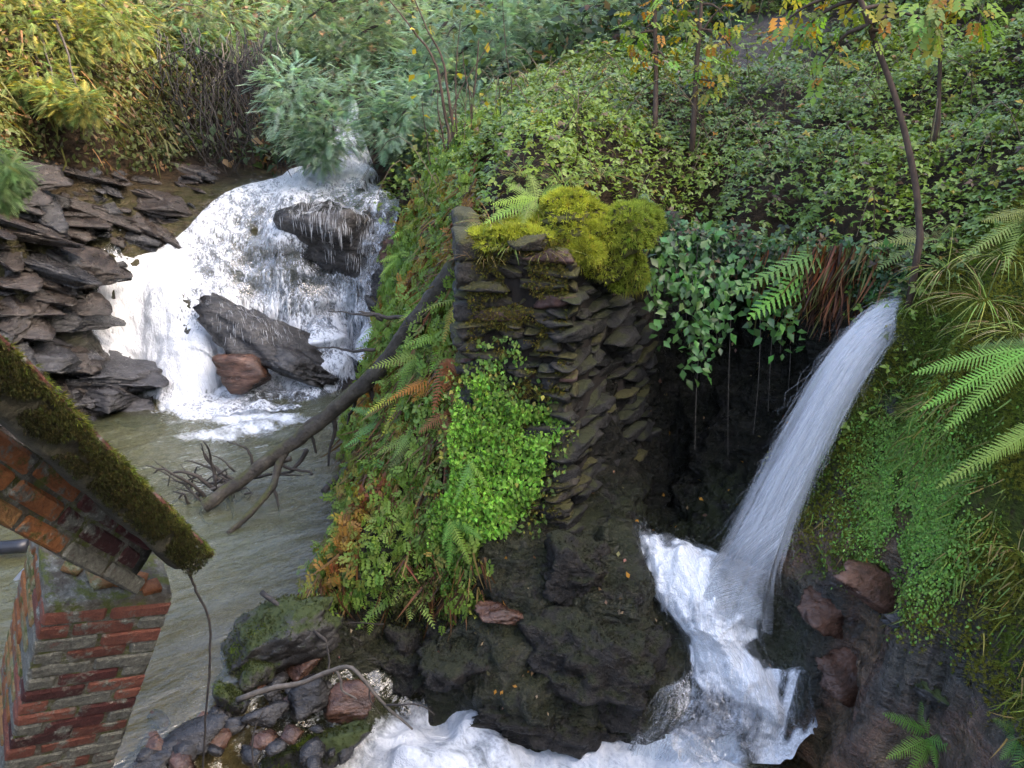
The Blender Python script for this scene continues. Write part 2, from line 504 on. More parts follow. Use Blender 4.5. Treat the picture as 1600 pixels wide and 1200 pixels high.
m, nt, out = new_mat('ground_rock_and_soil'); n = N(nt)
pos = n('NewGeometry').outputs['Position']
vs = n.mapping(pos, rot=(0.34, 0.38, 0.3), scale=(1.0, 1.4, 5.0))
a = n.noise(vs, 2.6, 8, .62); b = n.noise(pos, 11, 6, .6); cfine = n.noise(pos, 60, 4, .6)
crk = n.ramp(a, [(.3, (.010, .0095, .009)), (.5, (.035, .032, .03)), (.7, (.085, .078, .072))])
crk = n.mix(n.ramp(b, [(.4, 0.0), (.7, .75)]), crk, n.mix(1.0, crk, (.4, .38, .36), 'MULTIPLY'))
crk = n.mix(n.ramp(cfine, [(.52, 0.0), (.72, .8)]), crk, n.mix(1.0, crk, (2.6, 2.3, 2.0), 'MULTIPLY'))
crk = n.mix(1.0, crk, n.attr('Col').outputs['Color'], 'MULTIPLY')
csoil = n.ramp(b, [(.3, (.012, .009, .006)), (.55, (.035, .024, .014)), (.8, (.075, .052, .03))])
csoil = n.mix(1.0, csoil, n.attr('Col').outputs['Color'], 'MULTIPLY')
col = n.mix(n.attr('rock').outputs['Fac'], csoil, crk)
path = n.attr('path').outputs['Fac']
col = n.mix(path, col, n.ramp(b, [(.3, (.05, .043, .038)), (.7, (.10, .085, .076))]))
col = n.mix(n.attr('sand').outputs['Fac'], col, n.ramp(b, [(.3, (.15, .11, .055)), (.7, (.34, .27, .15))]))
mossf = n.math('MULTIPLY', n.attr('moss').outputs['Fac'], n.ramp(n.noise(pos, 7, 6, .65), [(.34, 0.0), (.48, 1.0)]))
col = n.mix(mossf, col, n.mix(cfine, (.022, .034, .006), (.085, .105, .016)))
wetf = n.attr('wet').outputs['Fac']
rg = n.mix(wetf, (.8, .8, .8), n.ramp(b, [(.35, .10), (.7, .42)]))
hgt = n.math('ADD', n.math('ADD', a, n.math('MULTIPLY', b, .45)), n.math('MULTIPLY', cfine, .16))
pr = n('BsdfPrincipled', {'Base Color': col, 'Roughness': rg, 'Normal': n.bump(hgt, 1.0, .12), 'Specular IOR Level': n.mix(n.attr('gloss').outputs['Fac'], (.16, .16, .16), (.8, .8, .8))})
nt.links.new(pr.outputs[0], out.inputs[0])
M_GROUND = m
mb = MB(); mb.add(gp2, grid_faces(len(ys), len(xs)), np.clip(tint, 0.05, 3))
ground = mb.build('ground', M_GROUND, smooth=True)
ground['kind'] = 'structure'
attr(ground, 'rock', rock); attr(ground, 'wet', wet); attr(ground, 'gloss', np.clip(zr * sstep(.9, .5, np.abs(gp[:, 2] - .6)) + .5 * zl * wet + .40 * zf + .15 * zc, 0, 1))
qx, qy, qd = project(gp2)
pathmask = np.exp(-(((gp[:, 0] - 3.4) / .9) ** 2 + ((gp[:, 1] - 12.6) / 1.6) ** 2))
sandm = sstep(.0, -.12, gp[:, 2]) * (gp[:, 0] < -1.75)
attr(ground, 'path', np.clip(pathmask * 1.6, 0, 1)); attr(ground, 'sand', sandm)
mossm = np.clip(zf * .22 + zr * .12 + zc * .05 + sstep(1.1, 1.5, gp[:, 2]) * (gp[:, 0] > 1.8) * (gp[:, 1] < 6) * .95, 0, 1) + .3 * zl * sstep(.5, 1.2, gp[:, 2])
attr(ground, 'moss', np.clip(mossm, 0, 1))

# ------------------------------------------------------------------ rocks (builder shared by water edge and banks)
def ico(sub):
    import bmesh
    bm = bmesh.new(); bmesh.ops.create_icosphere(bm, subdivisions=sub, radius=1.0)
    v = np.array([q.co[:] for q in bm.verts]); f = np.array([[q.index for q in t.verts] for t in bm.faces])
    bm.free()
    return v, f
ICO = {s: ico(s) for s in (1, 2, 3, 4, 5)}
def rot_xyz(rx, ry, rz):
    return np.array(Matrix.Rotation(rz, 3, 'Z') @ Matrix.Rotation(ry, 3, 'Y') @ Matrix.Rotation(rx, 3, 'X'))
def rock_shape(radii, rot, seed, sub=4, cuts=16, rough=.10, strat=0.0):
    r = np.random.default_rng(seed)
    d, f = ICO[sub]
    nrm = norm(r.normal(size=(cuts, 3))); dist = r.uniform(.55, .92, cuts)
    dots = d @ nrm.T
    rad = np.min(np.where(dots > .05, dist[None] / np.maximum(dots, .05), 9), 1)
    rad = np.minimum(rad, 1.15)
    v = d * rad[:, None]
    v = v * (1 + rough * fbm(d * 2.1 + seed, 4)[:, None] + .35 * rough * ridged(d * 5.5 + seed, 3)[:, None])
    if strat:
        s = v[:, 2] * 6 + 1.2 * perlin(d * 1.5 + seed)
        v = v * (1 + strat * ((s - np.floor(s)) - .5)[:, None] * np.array([1, 1, .2]))
    v = v * np.asarray(radii)
    return v @ np.asarray(rot).T, f
M_ROCK_DARK = rock_mat('dark_wet_rock', (.008, .0075, .007), (.026, .024, .023), (.07, .065, .06), rough=(.12, .4), scale=4.0, strata=((.3, .5, .2), (1, 1, 3.0)))
M_ROCK_MOSSY = rock_mat('mossy_rock', (.010, .0095, .009), (.03, .027, .024), (.075, .068, .06), rough=(.3, .6), scale=4.0, moss=.42, moss_col=(.030, .042, .008))
M_ROCK_BROWN = rock_mat('brown_wet_rock', (.022, .012, .008), (.085, .042, .026), (.19, .10, .065), rough=(.07, .32), scale=3.5, strata=((.3, .5, .2), (1, 1, 3.0)))
def rock(name, label, center, radii, rot=(0, 0, 0), seed=1, mat=None, sub=4, rough=.10, strat=.06, parent=None, group=None, cuts=12):
    v, f = rock_shape(radii, rot_xyz(*rot), seed, sub, cuts, rough, strat)
    mb = MB(); mb.add(v, f)
    o = mb.build(name, mat or M_ROCK_DARK, parent, smooth=False)
    o.location = center
    if label:
        tag(o, label, 'rock', group)
    return o, v + np.asarray(center), f

# ------------------------------------------------------------------ water materials
def foam_mat(name, su, sv, bright=(.70, .73, .76), lo=.35, hi=.6, fine=3.5, cont=2.0, world=False):
    """broken white water: streaks along the flow (fu across, fv along, metres), opacity from the density attribute"""
    m, nt, out = new_mat(name); n = N(nt)
    fu = n.attr('fu').outputs['Fac']; fv = n.attr('fv').outputs['Fac']; de = n.attr('dens').outputs['Fac']
    vec = n('CombineXYZ', {0: n.math('MULTIPLY', fu, su), 1: n.math('MULTIPLY', fv, sv), 2: 0.0}).outputs[0]
    if world:
        vec = n.mapping(n('NewGeometry').outputs['Position'], scale=(su, su, sv))
    s1 = n.noise(vec, 1.0, 5, .62, .35)
    s2 = n.noise(vec, fine, 4, .65, .2)
    s = n.math('ADD', n.math('MULTIPLY', s1, .52), n.math('MULTIPLY', s2, .48))
    s = n.math('ADD', n.math('MULTIPLY', n.math('SUBTRACT', s, .5), cont), de)
    al = n.ramp(s, [(lo, 0.0), (hi, 1.0)])
    col = n.mix(al, (.30, .35, .42), bright)  # thin water greyed and blued, painting foam shading into the colour
    bm = n.bump(n.math('ADD', s1, n.math('MULTIPLY', s2, .6)), .8, .07)
    df = n('BsdfDiffuse', {'Color': col, 'Normal': bm})
    tl = n('BsdfTranslucent', {'Color': col, 'Normal': bm})
    gl = n('BsdfGlossy', {'Color': (1, 1, 1, 1), 'Roughness': .25, 'Normal': bm})
    a1 = n('MixShader', {0: .3, 1: df.outputs[0], 2: tl.outputs[0]})
    a2 = n('MixShader', {0: .06, 1: a1.outputs[0], 2: gl.outputs[0]})
    tp = n('BsdfTransparent', {'Color': (.86, .9, .93, 1)})
    g2 = n('BsdfGlossy', {'Color': (1, 1, 1, 1), 'Roughness': .12, 'Normal': bm})
    fr = n('Fresnel', {'IOR': 1.33, 'Normal': bm})
    thin = n('MixShader', {0: fr.outputs[0], 1: tp.outputs[0], 2: g2.outputs[0]})
    mx = n('MixShader', {0: al, 1: thin.outputs[0], 2: a2.outputs[0]})
    nt.links.new(mx.outputs[0], out.inputs[0])
    return m
def strand_mat(name, alpha=.75, col=(.88, .93, .99)):
    m, nt, out = new_mat(name); n = N(nt)
    df = n('BsdfDiffuse', {'Color': (*col, 1)})
    tl = n('BsdfTranslucent', {'Color': (*col, 1)})
    a1 = n('MixShader', {0: .45, 1: df.outputs[0], 2: tl.outputs[0]})
    tp = n('BsdfTransparent')
    mx = n('MixShader', {0: alpha, 1: tp.outputs[0], 2: a1.outputs[0]})
    nt.links.new(mx.outputs[0], out.inputs[0])
    return m
M_STRAND = strand_mat('white_water_thread', .55, (.72, .75, .78))
M_STRAND_SOFT = strand_mat('soft_water_thread', .22, (.70, .73, .77))

def sheet(L, R, nu, nv, mid=None):
    """points across a flow: left and right bank curves, straight between; returns (nv,nu,3)"""
    l = spline(L, nv); r = spline(R, nv)
    t = np.linspace(0, 1, nu)[None, :, None]
    s = l[:, None] * (1 - t) + r[:, None] * t
    return s
def flow_attrs(o, S, dens):
    nv, nu = S.shape[:2]
    wid = np.linalg.norm(np.diff(S, axis=1), axis=2); fu = np.concatenate([np.zeros((nv, 1)), np.cumsum(wid, 1)], 1)
    fu = fu - fu.mean(1, keepdims=True)
    ln = np.linalg.norm(np.diff(S, axis=0), axis=2).mean(1); fv = np.concatenate([[0], np.cumsum(ln)])[:, None] * np.ones((1, nu))
    attr(o, 'fu', fu.ravel()); attr(o, 'fv', fv.ravel()); attr(o, 'dens', np.clip(dens, 0, 2).ravel())
    return fu, fv
def grid_normals(S):
    du = np.gradient(S, axis=1); dv = np.gradient(S, axis=0)
    nn = norm(np.cross(du, dv))
    s = np.sign(np.sum(nn * (CAM - S), -1)); s[s == 0] = 1
    return nn * s[..., None]
def bil(S, u, v):
    """sample a grid (nv,nu,k) at fractional index"""
    nv, nu = S.shape[:2]
    u = np.clip(u, 0, nu - 1.001); v = np.clip(v, 0, nv - 1.001)
    i = u.astype(int); j = v.astype(int); a = (u - i)[:, None]; b = (v - j)[:, None]
    return (S[j, i] * (1 - a) + S[j, i + 1] * a) * (1 - b) + (S[j + 1, i] * (1 - a) + S[j + 1, i + 1] * a) * b
def threads(mb, S, NR, count, length, width, lift, seg=5, wander=.6, weight=None, spray=0.0, vr=(0, 1), splay=0.0):
    """ribbons that follow the flow lines of a sheet"""
    nv, nu = S.shape[:2]
    u = rng.uniform(0, nu - 1, count); v = rng.uniform(vr[0] * (nv - 1), vr[1] * (nv - 1), count)
    if weight is not None:
        k = rng.uniform(size=count) < bil(weight[..., None], u, v)[:, 0]
        u, v = u[k], v[k]; count = len(u)
    if not count:
        return
    step = np.linalg.norm(np.diff(S, axis=0), axis=2).mean() + 1e-6
    ln = length * rng.uniform(.4, 1.5, count) / step
    lf = lift * rng.exponential(1.0, count) + .004
    wd = width * rng.uniform(.4, 1.6, count)
    du = rng.normal(0, wander, count)
    t = np.linspace(0, 1, seg)
    pts = np.stack([bil(S, u + du * q, v + ln * q) + bil(NR, u + du * q, v + ln * q) * (lf * (1 + spray * q * rng.uniform(0, 1, count)))[:, None] for q in t], 1)
    pts = pts + rng.normal(0, .004, pts.shape)
    tan = np.gradient(pts, axis=1)
    nn = bil(NR, u, v)[:, None] + rng.normal(0, .35, (count, 1, 3))
    sd = norm(np.cross(tan, nn))
    taper = np.sin(np.clip(t * .92 + .06, 0, 1) * math.pi) ** .7
    a = pts + sd * (wd[:, None] * taper[None])[..., None] * .5; b = pts - sd * (wd[:, None] * taper[None])[..., None] * .5
    V = np.stack([a, b], 2).reshape(count, seg * 2, 3)
    k = np.arange(seg - 1) * 2
    F = np.stack([k, k + 1, k + 3, k + 2], 1)
    mb.add(V.reshape(-1, 3), [(F[None] + (np.arange(count) * seg * 2)[:, None, None]).reshape(-1, 4)])
def drops(mb, loc, size):
    v = np.array([[1, 0, 0], [-1, 0, 0], [0, 1, 0], [0, -1, 0], [0, 0, 1.3], [0, 0, -1.3]], float)
    f = np.array([[0, 2, 4], [2, 1, 4], [1, 3, 4], [3, 0, 4], [2, 0, 5], [1, 2, 5], [3, 1, 5], [0, 3, 5]])
    scatter(mb, v, f, loc, np.tile(np.eye(3), (len(loc), 1, 1)), size, (1, 1, 1))

# ------------------------------------------------------------------ the pool and the lower basin: one stream surface
wx = np.concatenate([np.arange(-9.5, -6.5, .12), np.arange(-6.5, 2.3, .034)]); wy = np.concatenate([np.arange(2.9, 4.2, .06), np.arange(4.2, 11.8, .034)])
WX, WY = np.meshgrid(wx, wy)
sA, sB = np.array([-2.75, 3.95]), np.array([-1.62, 5.25])
sd_ = norm(sB - sA); sn_ = np.array([sd_[1], -sd_[0]])
past = (WX - sA[0]) * sn_[0] + (WY - sA[1]) * sn_[1]
q3 = np.stack([WX, WY, np.zeros_like(WX)], -1).reshape(-1, 3)
drop_n = .12 * perlin(q3 * 2.1).reshape(WX.shape)
casc = sstep(-.05, .95, past + drop_n)
WZ = -.5 * casc
gauss = lambda c, rx, ry: np.exp(-(((WX - c[0]) / rx) ** 2 + ((WY - c[1]) / ry) ** 2))
fo = np.zeros_like(WX)
for (a, b, rx, ry, s) in [(215, 560, .55, .5, 1.0), (270, 600, .75, .6, 1.15), (320, 630, .65, .5, 1.15), (370, 648, .55, .36, .95), (425, 655, .7, .3, .8), (330, 680, .6, .3, .7), (390, 668, .6, .3, .75), (585, 588, .35, .25, .8), (520, 590, .7, .2, .5), (450, 600, .5, .18, .35), (300, 660, .9, .3, .5), (250, 640, .5, .3, .5)]:
    fo = np.maximum(fo, s * gauss(PZ(a, b, 0), rx, ry))
basin = sstep(.45, .95, past) * sstep(1.9, 1.5, WX)
cen = sstep(.0, .3, WX) * sstep(.7, .5, WX)
fo = np.maximum(fo, basin * (.62 + .22 * sstep(-1.45, -.9, WX) + .30 * perlin(q3 * 1.6 + 3).reshape(WX.shape)))
fo = np.maximum(fo, .36 * sstep(.02, .3, past) * sstep(1.3, .5, past))
# ripples: short crests lying across the flow towards the outlet
cr_ = norm(np.array([.82, .57]))
al = WX * cr_[0] + WY * cr_[1]; ac = -WX * cr_[1] + WY * cr_[0]
rp = np.stack([al * 1.6, ac * 4.6, np.zeros_like(al)], -1).reshape(-1, 3)
rip = (.024 * perlin(rp * .55) + .017 * perlin(rp + 4) + .009 * perlin(rp * 1.7 + 9)).reshape(WX.shape)
pool = 1 - casc
WZ = WZ + rip * pool * (1 + 1.2 * np.minimum(fo, 1))
turb = (.17 * fbm(q3 * 1.7, 3) + .045 * np.abs(fbm(q3 * 4.5, 2))).reshape(WX.shape)
WZ = WZ + turb * basin * 1.1 + np.minimum(fo, 1) * pool * (.05 * fbm(q3 * 5, 3) + .02 * fbm(q3 * 14, 2)).reshape(WX.shape)
WZ = WZ + .03 * (casc * (1 - casc) * 4) * perlin(q3 * 7).reshape(WX.shape)
hz = H(WX, WY)
keep = (hz < WZ + .22)
vid = -np.ones(keep.size, int)
fq = grid_faces(len(wy), len(wx))
fk = fq[keep.ravel()[fq].any(1)]
used = np.unique(fk); vid[used] = np.arange(len(used))
WV = np.stack([WX, WY, WZ], -1).reshape(-1, 3)[used]

m, nt, out = new_mat('stream_water'); n = N(nt)
pos = n('NewGeometry').outputs['Position']
fv_ = n.mapping(pos, rot=(0, 0, -.61))
str_ = n.mapping(fv_, scale=(1.0, 3.0, 1.0))
w1 = n.noise(str_, 3.2, 4, .6, .4); w2 = n.noise(str_, 10.0, 3, .6, .3)
hb = n.math('ADD', w1, n.math('MULTIPLY', w2, .35))
bmp = n.bump(hb, .65, .05)
deep = n.attr('depth').outputs['Fac']
mud = n.mix(n.noise(pos, 1.2, 3), (.08, .09, .046), (.12, .122, .066))
df = n('BsdfDiffuse', {'Color': mud})
tp = n('BsdfTransparent', {'Color': (.74, .70, .52, 1)})
body = n('MixShader', {0: n.ramp(deep, [(0.0, .05), (.35, .22), (1.0, .55)]), 1: tp.outputs[0], 2: df.outputs[0]})
gl = n('BsdfGlossy', {'Color': (1, 1, 1, 1), 'Roughness': .04, 'Normal': bmp})
fr = n('Fresnel', {'IOR': 1.6, 'Normal': bmp})
clear = n('MixShader', {0: fr.outputs[0], 1: body.outputs[0], 2: gl.outputs[0]})
fs = n.math('ADD', n.math('MULTIPLY', n.noise(n.mapping(fv_, scale=(1.7, 1.0, 1.0)), 4.5, 7, .66, .6), .75), n.math('MULTIPLY', n.noise(pos, 26, 4, .6), .25))
fac = n.ramp(n.math('ADD', fs, n.math('SUBTRACT', n.attr('foam').outputs['Fac'], .55)), [(.40, 0.0), (.70, 1.0)])
fb = n.bump(fs, .9, .09)
fcol = n.mix(n.ramp(fs, [(.38, 0.0), (.62, 1.0)]), (.50, .54, .60), (.84, .86, .88))  # soft foam shading painted in as bluish grey against white
fd = n('BsdfDiffuse', {'Color': fcol, 'Normal': fb}); ft = n('BsdfTranslucent', {'Color': fcol, 'Normal': fb})
foam = n('MixShader', {0: .2, 1: fd.outputs[0], 2: ft.outputs[0]})
mx = n('MixShader', {0: fac, 1: clear.outputs[0], 2: foam.outputs[0]})
nt.links.new(mx.outputs[0], out.inputs[0])
mb = MB(); mb.add(WV, vid[fk])
stream = mb.build('stream_water', m, smooth=True)
stream['kind'] = 'structure'
attr(stream, 'foam', np.clip(fo.ravel()[used], 0, 1.3)); attr(stream, 'depth', np.clip((WZ - hz).ravel()[used] / .5, 0, 1))

# ------------------------------------------------------------------ the big waterfall over its dome of bedrock
LW = [P(535, 178, 15.8), P(512, 225, 14.3), P(430, 275, 13.1), P(328, 312, 12.35), P(205, 378, 11.6), P(128, 448, 10.95), P(108, 498, 10.65), P(140, 550, 10.45), PZ(200, 606, 0.02), PZ(280, 660, 0)]
RW = [P(562, 178, 15.8), P(577, 245, 13.9), P(605, 295, 13.2), P(648, 345, 12.5), P(640, 385, 12.1), P(612, 430, 11.65), P(600, 490, 11.35), P(592, 540, 11.2), PZ(590, 585, 0), PZ(470, 640, 0)]
nu, nv = 170, 230
S = sheet(LW, RW, nu, nv)
uu, vv = np.meshgrid(np.linspace(0, 1, nu), np.linspace(0, 1, nv))
S[..., 2] = np.maximum(H(S[..., 0], S[..., 1]), -.02)
F0 = S.reshape(-1, 3)
und = fbm(F0 * np.array([1.7, 1.7, .9]), 4).reshape(nv, nu)
edge = np.minimum(uu, 1 - uu)
NRW = grid_normals(S)
lz = S[..., 2] / .42 + .9 * fbm(F0 * np.array([1.1, 1.1, .5]) + 6, 2).reshape(nv, nu)
led = lz - np.floor(lz)
led = sstep(0, .3, led) * (1 - led)                       # water lips over hidden ledges
S = S + NRW * (.07 + .07 * und + .16 * led * sstep(.28, .55, uu) + .045 * fbm(F0 * 5, 3).reshape(nv, nu))[..., None] * sstep(-.02, .12, edge)[..., None]
S[..., 2] -= .12 * sstep(.05, .0, edge) + .05 * sstep(.93, 1, vv)
dens = .56 + .30 * und + .30 * (led - .3) * sstep(.2, .5, uu)
for (a, b, Y, r, k) in [(315, 400, 11.5, .30, .42), (280, 490, 11.0, .25, .30), (400, 430, 11.6, .3, .22), (475, 480, 11.3, .34, .36), (550, 480, 11.3, .3, .3), (430, 400, 11.7, .4, .12), (505, 430, 11.6, .3, .25), (525, 345, 12.1, .6, .45), (400, 510, 11.2, .3, .3), (600, 340, 12.5, .35, .25), (560, 395, 11.9, .3, .4), (330, 470, 11.3, .2, .2), (590, 300, 13.2, .3, .2)]:
    c = P(a, b, Y)
    dens -= k * np.exp(-np.sum((S - c) ** 2, -1) / (r * r))
for (a, b, Y, r, k) in [(215, 440, 11.2, .7, .5), (250, 400, 11.5, .6, .3), (480, 280, 13.0, .8, .4), (300, 560, 10.7, .7, .4), (230, 540, 10.7, .6, .35), (530, 225, 14.2, .7, .3), (590, 530, 11.2, .25, .35)]:
    c = P(a, b, Y)
    dens += k * np.exp(-np.sum((S - c) ** 2, -1) / (r * r))
dens -= .75 * sstep(.06, .0, edge + .03 * fbm(F0 * 5 + 2, 2).reshape(nv, nu))
mb = MB(); mb.add(S.reshape(-1, 3), grid_faces(nv, nu))
M_FALL = foam_mat('white_water_fall', 11, 3.6, bright=(.82, .84, .87), lo=.26, hi=.70, cont=2.6, world=True)
fall = mb.build('waterfall', M_FALL, smooth=True)
fall['kind'] = 'structure'
flow_attrs(fall, S, dens)
NRW = grid_normals(S)
mb = MB()
wgt = np.clip(dens * 1.0 - .15, .05, 1)
threads(mb, S, NRW, 9000, .08, .006, .022, weight=wgt, wander=1.0, vr=(0, .95), seg=4)
threads(mb, S, NRW, 5000, .14, .004, .010, weight=np.clip(1.25 - dens, .15, 1), wander=.5, vr=(.05, .93))
k = 3500
uu_ = rng.choice([0, 1], k) * (nu - 1) * 1.0 + rng.normal(0, 2.2, k); vv_ = rng.uniform(.08, .95, k) * (nv - 1)
uu_[k // 2:] = rng.uniform(0, nu - 1, k - k // 2)
dl = bil(S, np.abs(uu_), vv_) + rng.normal(0, .05, (k, 3)) + np.abs(rng.normal(0, .07, (k, 1))) * np.array([0, -.4, 1.0])
drops(mb, dl, rng.uniform(.003, .008, k))
fth = mb.build('falling_water_threads', M_STRAND_SOFT)
fth['kind'] = 'stuff'; fth['label'] = 'white threads and drops of the wide waterfall'; fth['category'] = 'water'

# ------------------------------------------------------------------ the side fall shooting out of the channel
C = spline([P(1560, 472, 6.25), P(1490, 476, 6.05), P(1425, 486, 5.9), P(1375, 510, 5.78), P(1322, 575, 5.62), P(1268, 670, 5.48), P(1220, 765, 5.38), P(1178, 860, 5.28), P(1140, 960, 5.12)], 90)
tn = norm(np.gradient(C, axis=0))
view = norm(C - CAM)
sx = norm(np.cross(tn, view)); sy = norm(np.cross(sx, tn))
tt = np.linspace(0, 1, 90)
half = np.interp(tt, [0, .25, .35, .55, .78, .9, 1], [.08, .10, .115, .138, .165, .21, .31])
nr = 56
ang = np.linspace(0, 2 * math.pi, nr, endpoint=False)
AA, TT = np.meshgrid(ang, tt)
nz_ = .10 * perlin(np.stack([np.cos(AA) * 3.2, np.sin(AA) * 3.2, TT * 2.2], -1).reshape(-1, 3)).reshape(AA.shape) + .05 * perlin(np.stack([np.cos(AA) * 8, np.sin(AA) * 8, TT * 5], -1).reshape(-1, 3)).reshape(AA.shape)
rr = half[:, None] * (1 + nz_ * (1.3 + 1.6 * TT))
J = C[:, None] + sx[:, None] * (np.cos(AA) * rr)[..., None] + sy[:, None] * (np.sin(AA) * rr * .55)[..., None]
mb = MB(); mb.add(J.reshape(-1, 3), grid_faces(90, nr, True))
M_JET = foam_mat('silky_water', 36, 1.1, bright=(.80, .83, .87), lo=.26, hi=.86, fine=2.3, cont=1.5)
jet = mb.build('side_waterfall', M_JET, smooth=True)
jet['kind'] = 'structure'
jd = .60 + 1.5 * nz_ - .42 * sstep(.62, 1.0, np.abs(np.cos(AA))) + .15 * np.sin(AA) * 0 - .15 * sstep(.3, .1, TT) - .55 * sstep(.84, 1.0, TT + .5 * nz_)
attr(jet, 'fu', (AA * half[:, None]).ravel())
attr(jet, 'fv', (np.concatenate([[0], np.cumsum(np.linalg.norm(np.diff(C, axis=0), axis=1))])[:, None] * np.ones((1, nr))).ravel())
attr(jet, 'dens', jd.ravel())
mb = MB()
fan = np.linspace(-1, 1, 40)
JS = C[:, None] + sx[:, None] * (fan[None] * half[:, None] * 1.06)[..., None] - sy[:, None] * (np.sqrt(np.clip(1.02 - fan ** 2, .0, 1))[None] * half[:, None] * .55)[..., None]
JN = np.broadcast_to(-sy[:, None], JS.shape) + fan[None, :, None] * sx[:, None]
threads(mb, JS, JN, 1500, .6, .004, .006, seg=7, wander=.25, spray=.6, vr=(.04, .8))
threads(mb, JS, JN, 420, .5, .014, .004, seg=7, wander=.2, vr=(.04, .8))
ew = np.zeros(JS.shape[:2]); ew[:, :3] = 1; ew[:, -3:] = 1
k = 700
drops(mb, bil(JS, rng.uniform(0, 39, k), rng.uniform(20, 88, k)) + rng.normal(0, 1, (k, 3)) * np.linspace(.03, .07, k)[:, None], rng.uniform(.0015, .0035, k))
threads(mb, JS, JN, 7000, .30, .0034, .014, seg=6, wander=.6, weight=ew * .5, spray=2.0, vr=(.10, .85))
jth = mb.build('silky_water_threads', M_STRAND_SOFT)
jth['kind'] = 'stuff'; jth['label'] = 'fine threads of the narrow side waterfall'; jth['category'] = 'water'

# ------------------------------------------------------------------ the boiling run below it
LC = [P(976, 820, 5.88), P(985, 860, 5.65), P(1000, 915, 5.42), P(1040, 970, 5.26), P(1070, 1030, 5.02), P(1050, 1085, 4.86), P(1000, 1140, 4.74), P(970, 1185, 4.62)]
RC = [P(1000, 832, 5.86), P(1125, 882, 5.52), P(1198, 930, 5.16), P(1192, 1000, 4.98), P(1222, 1060, 4.82), P(1248, 1115, 4.74), P(1258, 1160, 4.66), P(1275, 1195, 4.56)]
nu, nv = 110, 150
S = sheet(LC, RC, nu, nv)
uu, vv = np.meshgrid(np.linspace(0, 1, nu), np.linspace(0, 1, nv))
edge = np.minimum(uu, 1 - uu)
F0 = S.reshape(-1, 3)
und = ridged(F0 * 2.4 + 3, 3).reshape(nv, nu)
bul = .10 * np.sin(uu * math.pi) * sstep(0, .15, vv) + .10 * np.exp(-((vv - .42) / .1) ** 2) * np.sin(uu * math.pi) + .12 * np.exp(-((vv - .62) / .09) ** 2) * sstep(.35, .6, uu) * sstep(1, .8, uu)
NR = grid_normals(S)
S = S + NR * (bul + .055 * und + .04 * fbm(F0 * 5, 3).reshape(nv, nu) + .012 * fbm(F0 * 15, 2).reshape(nv, nu))[..., None] * sstep(-.03, .2, edge)[..., None]
S[..., 2] = np.maximum(S[..., 2], H(S[..., 0], S[..., 1]) + .015 + .05 * sstep(0, .15, edge))
S[..., 2] -= .10 * sstep(.06, 0, edge)
dens = .84 + .26 * fbm(F0 * 2.8 + 7, 3).reshape(nv, nu)
veil = sstep(.62, .72, vv) * sstep(.78, .62, uu)
dens -= .58 * veil
dens -= .22 * sstep(.2, .0, vv) * sstep(.3, 0, uu)
dens -= .8 * sstep(.22, .0, vv + .16 * fbm(F0 * 4 + 9, 3).reshape(nv, nu))
dens += .3 * sstep(.62, .8, uu) * sstep(.5, .6, vv)
dens -= 1.0 * sstep(.20, 0, edge + .14 * fbm(F0 * 5 + 2, 3).reshape(nv, nu))
mb = MB(); mb.add(S.reshape(-1, 3), grid_faces(nv, nu))
run = mb.build('cascade', foam_mat('boiling_water', 6.5, 4.5, bright=(.86, .88, .90), lo=.24, hi=.70, fine=2.6, cont=1.5, world=True), smooth=True)
run['kind'] = 'structure'
flow_attrs(run, S, dens)
NR = grid_normals(S)
mb = MB()
threads(mb, S, NR, 4200, .13, .0042, .012, seg=6, wander=1.2, weight=np.clip(veil * 1.0 + .3, 0, 1), vr=(.03, .97))
threads(mb, S, NR, 2500, .18, .006, .010, seg=6, wander=1.6, weight=np.clip(dens - .3, 0, 1) * sstep(.12, .3, vv), vr=(.1, .9))
k = 900
dl = bil(S, rng.uniform(0, nu - 1, k), rng.uniform(0, nv - 1, k)) + np.abs(rng.normal(0, .05, (k, 1))) * np.array([0, -.3, 1.0]) + rng.normal(0, .03, (k, 3))
drops(mb, dl, rng.uniform(.0015, .004, k))
cth = mb.build('cascade_water_threads', M_STRAND_SOFT)
cth['kind'] = 'stuff'; cth['label'] = 'thin threads of the boiling run below the side fall'; cth['category'] = 'water'

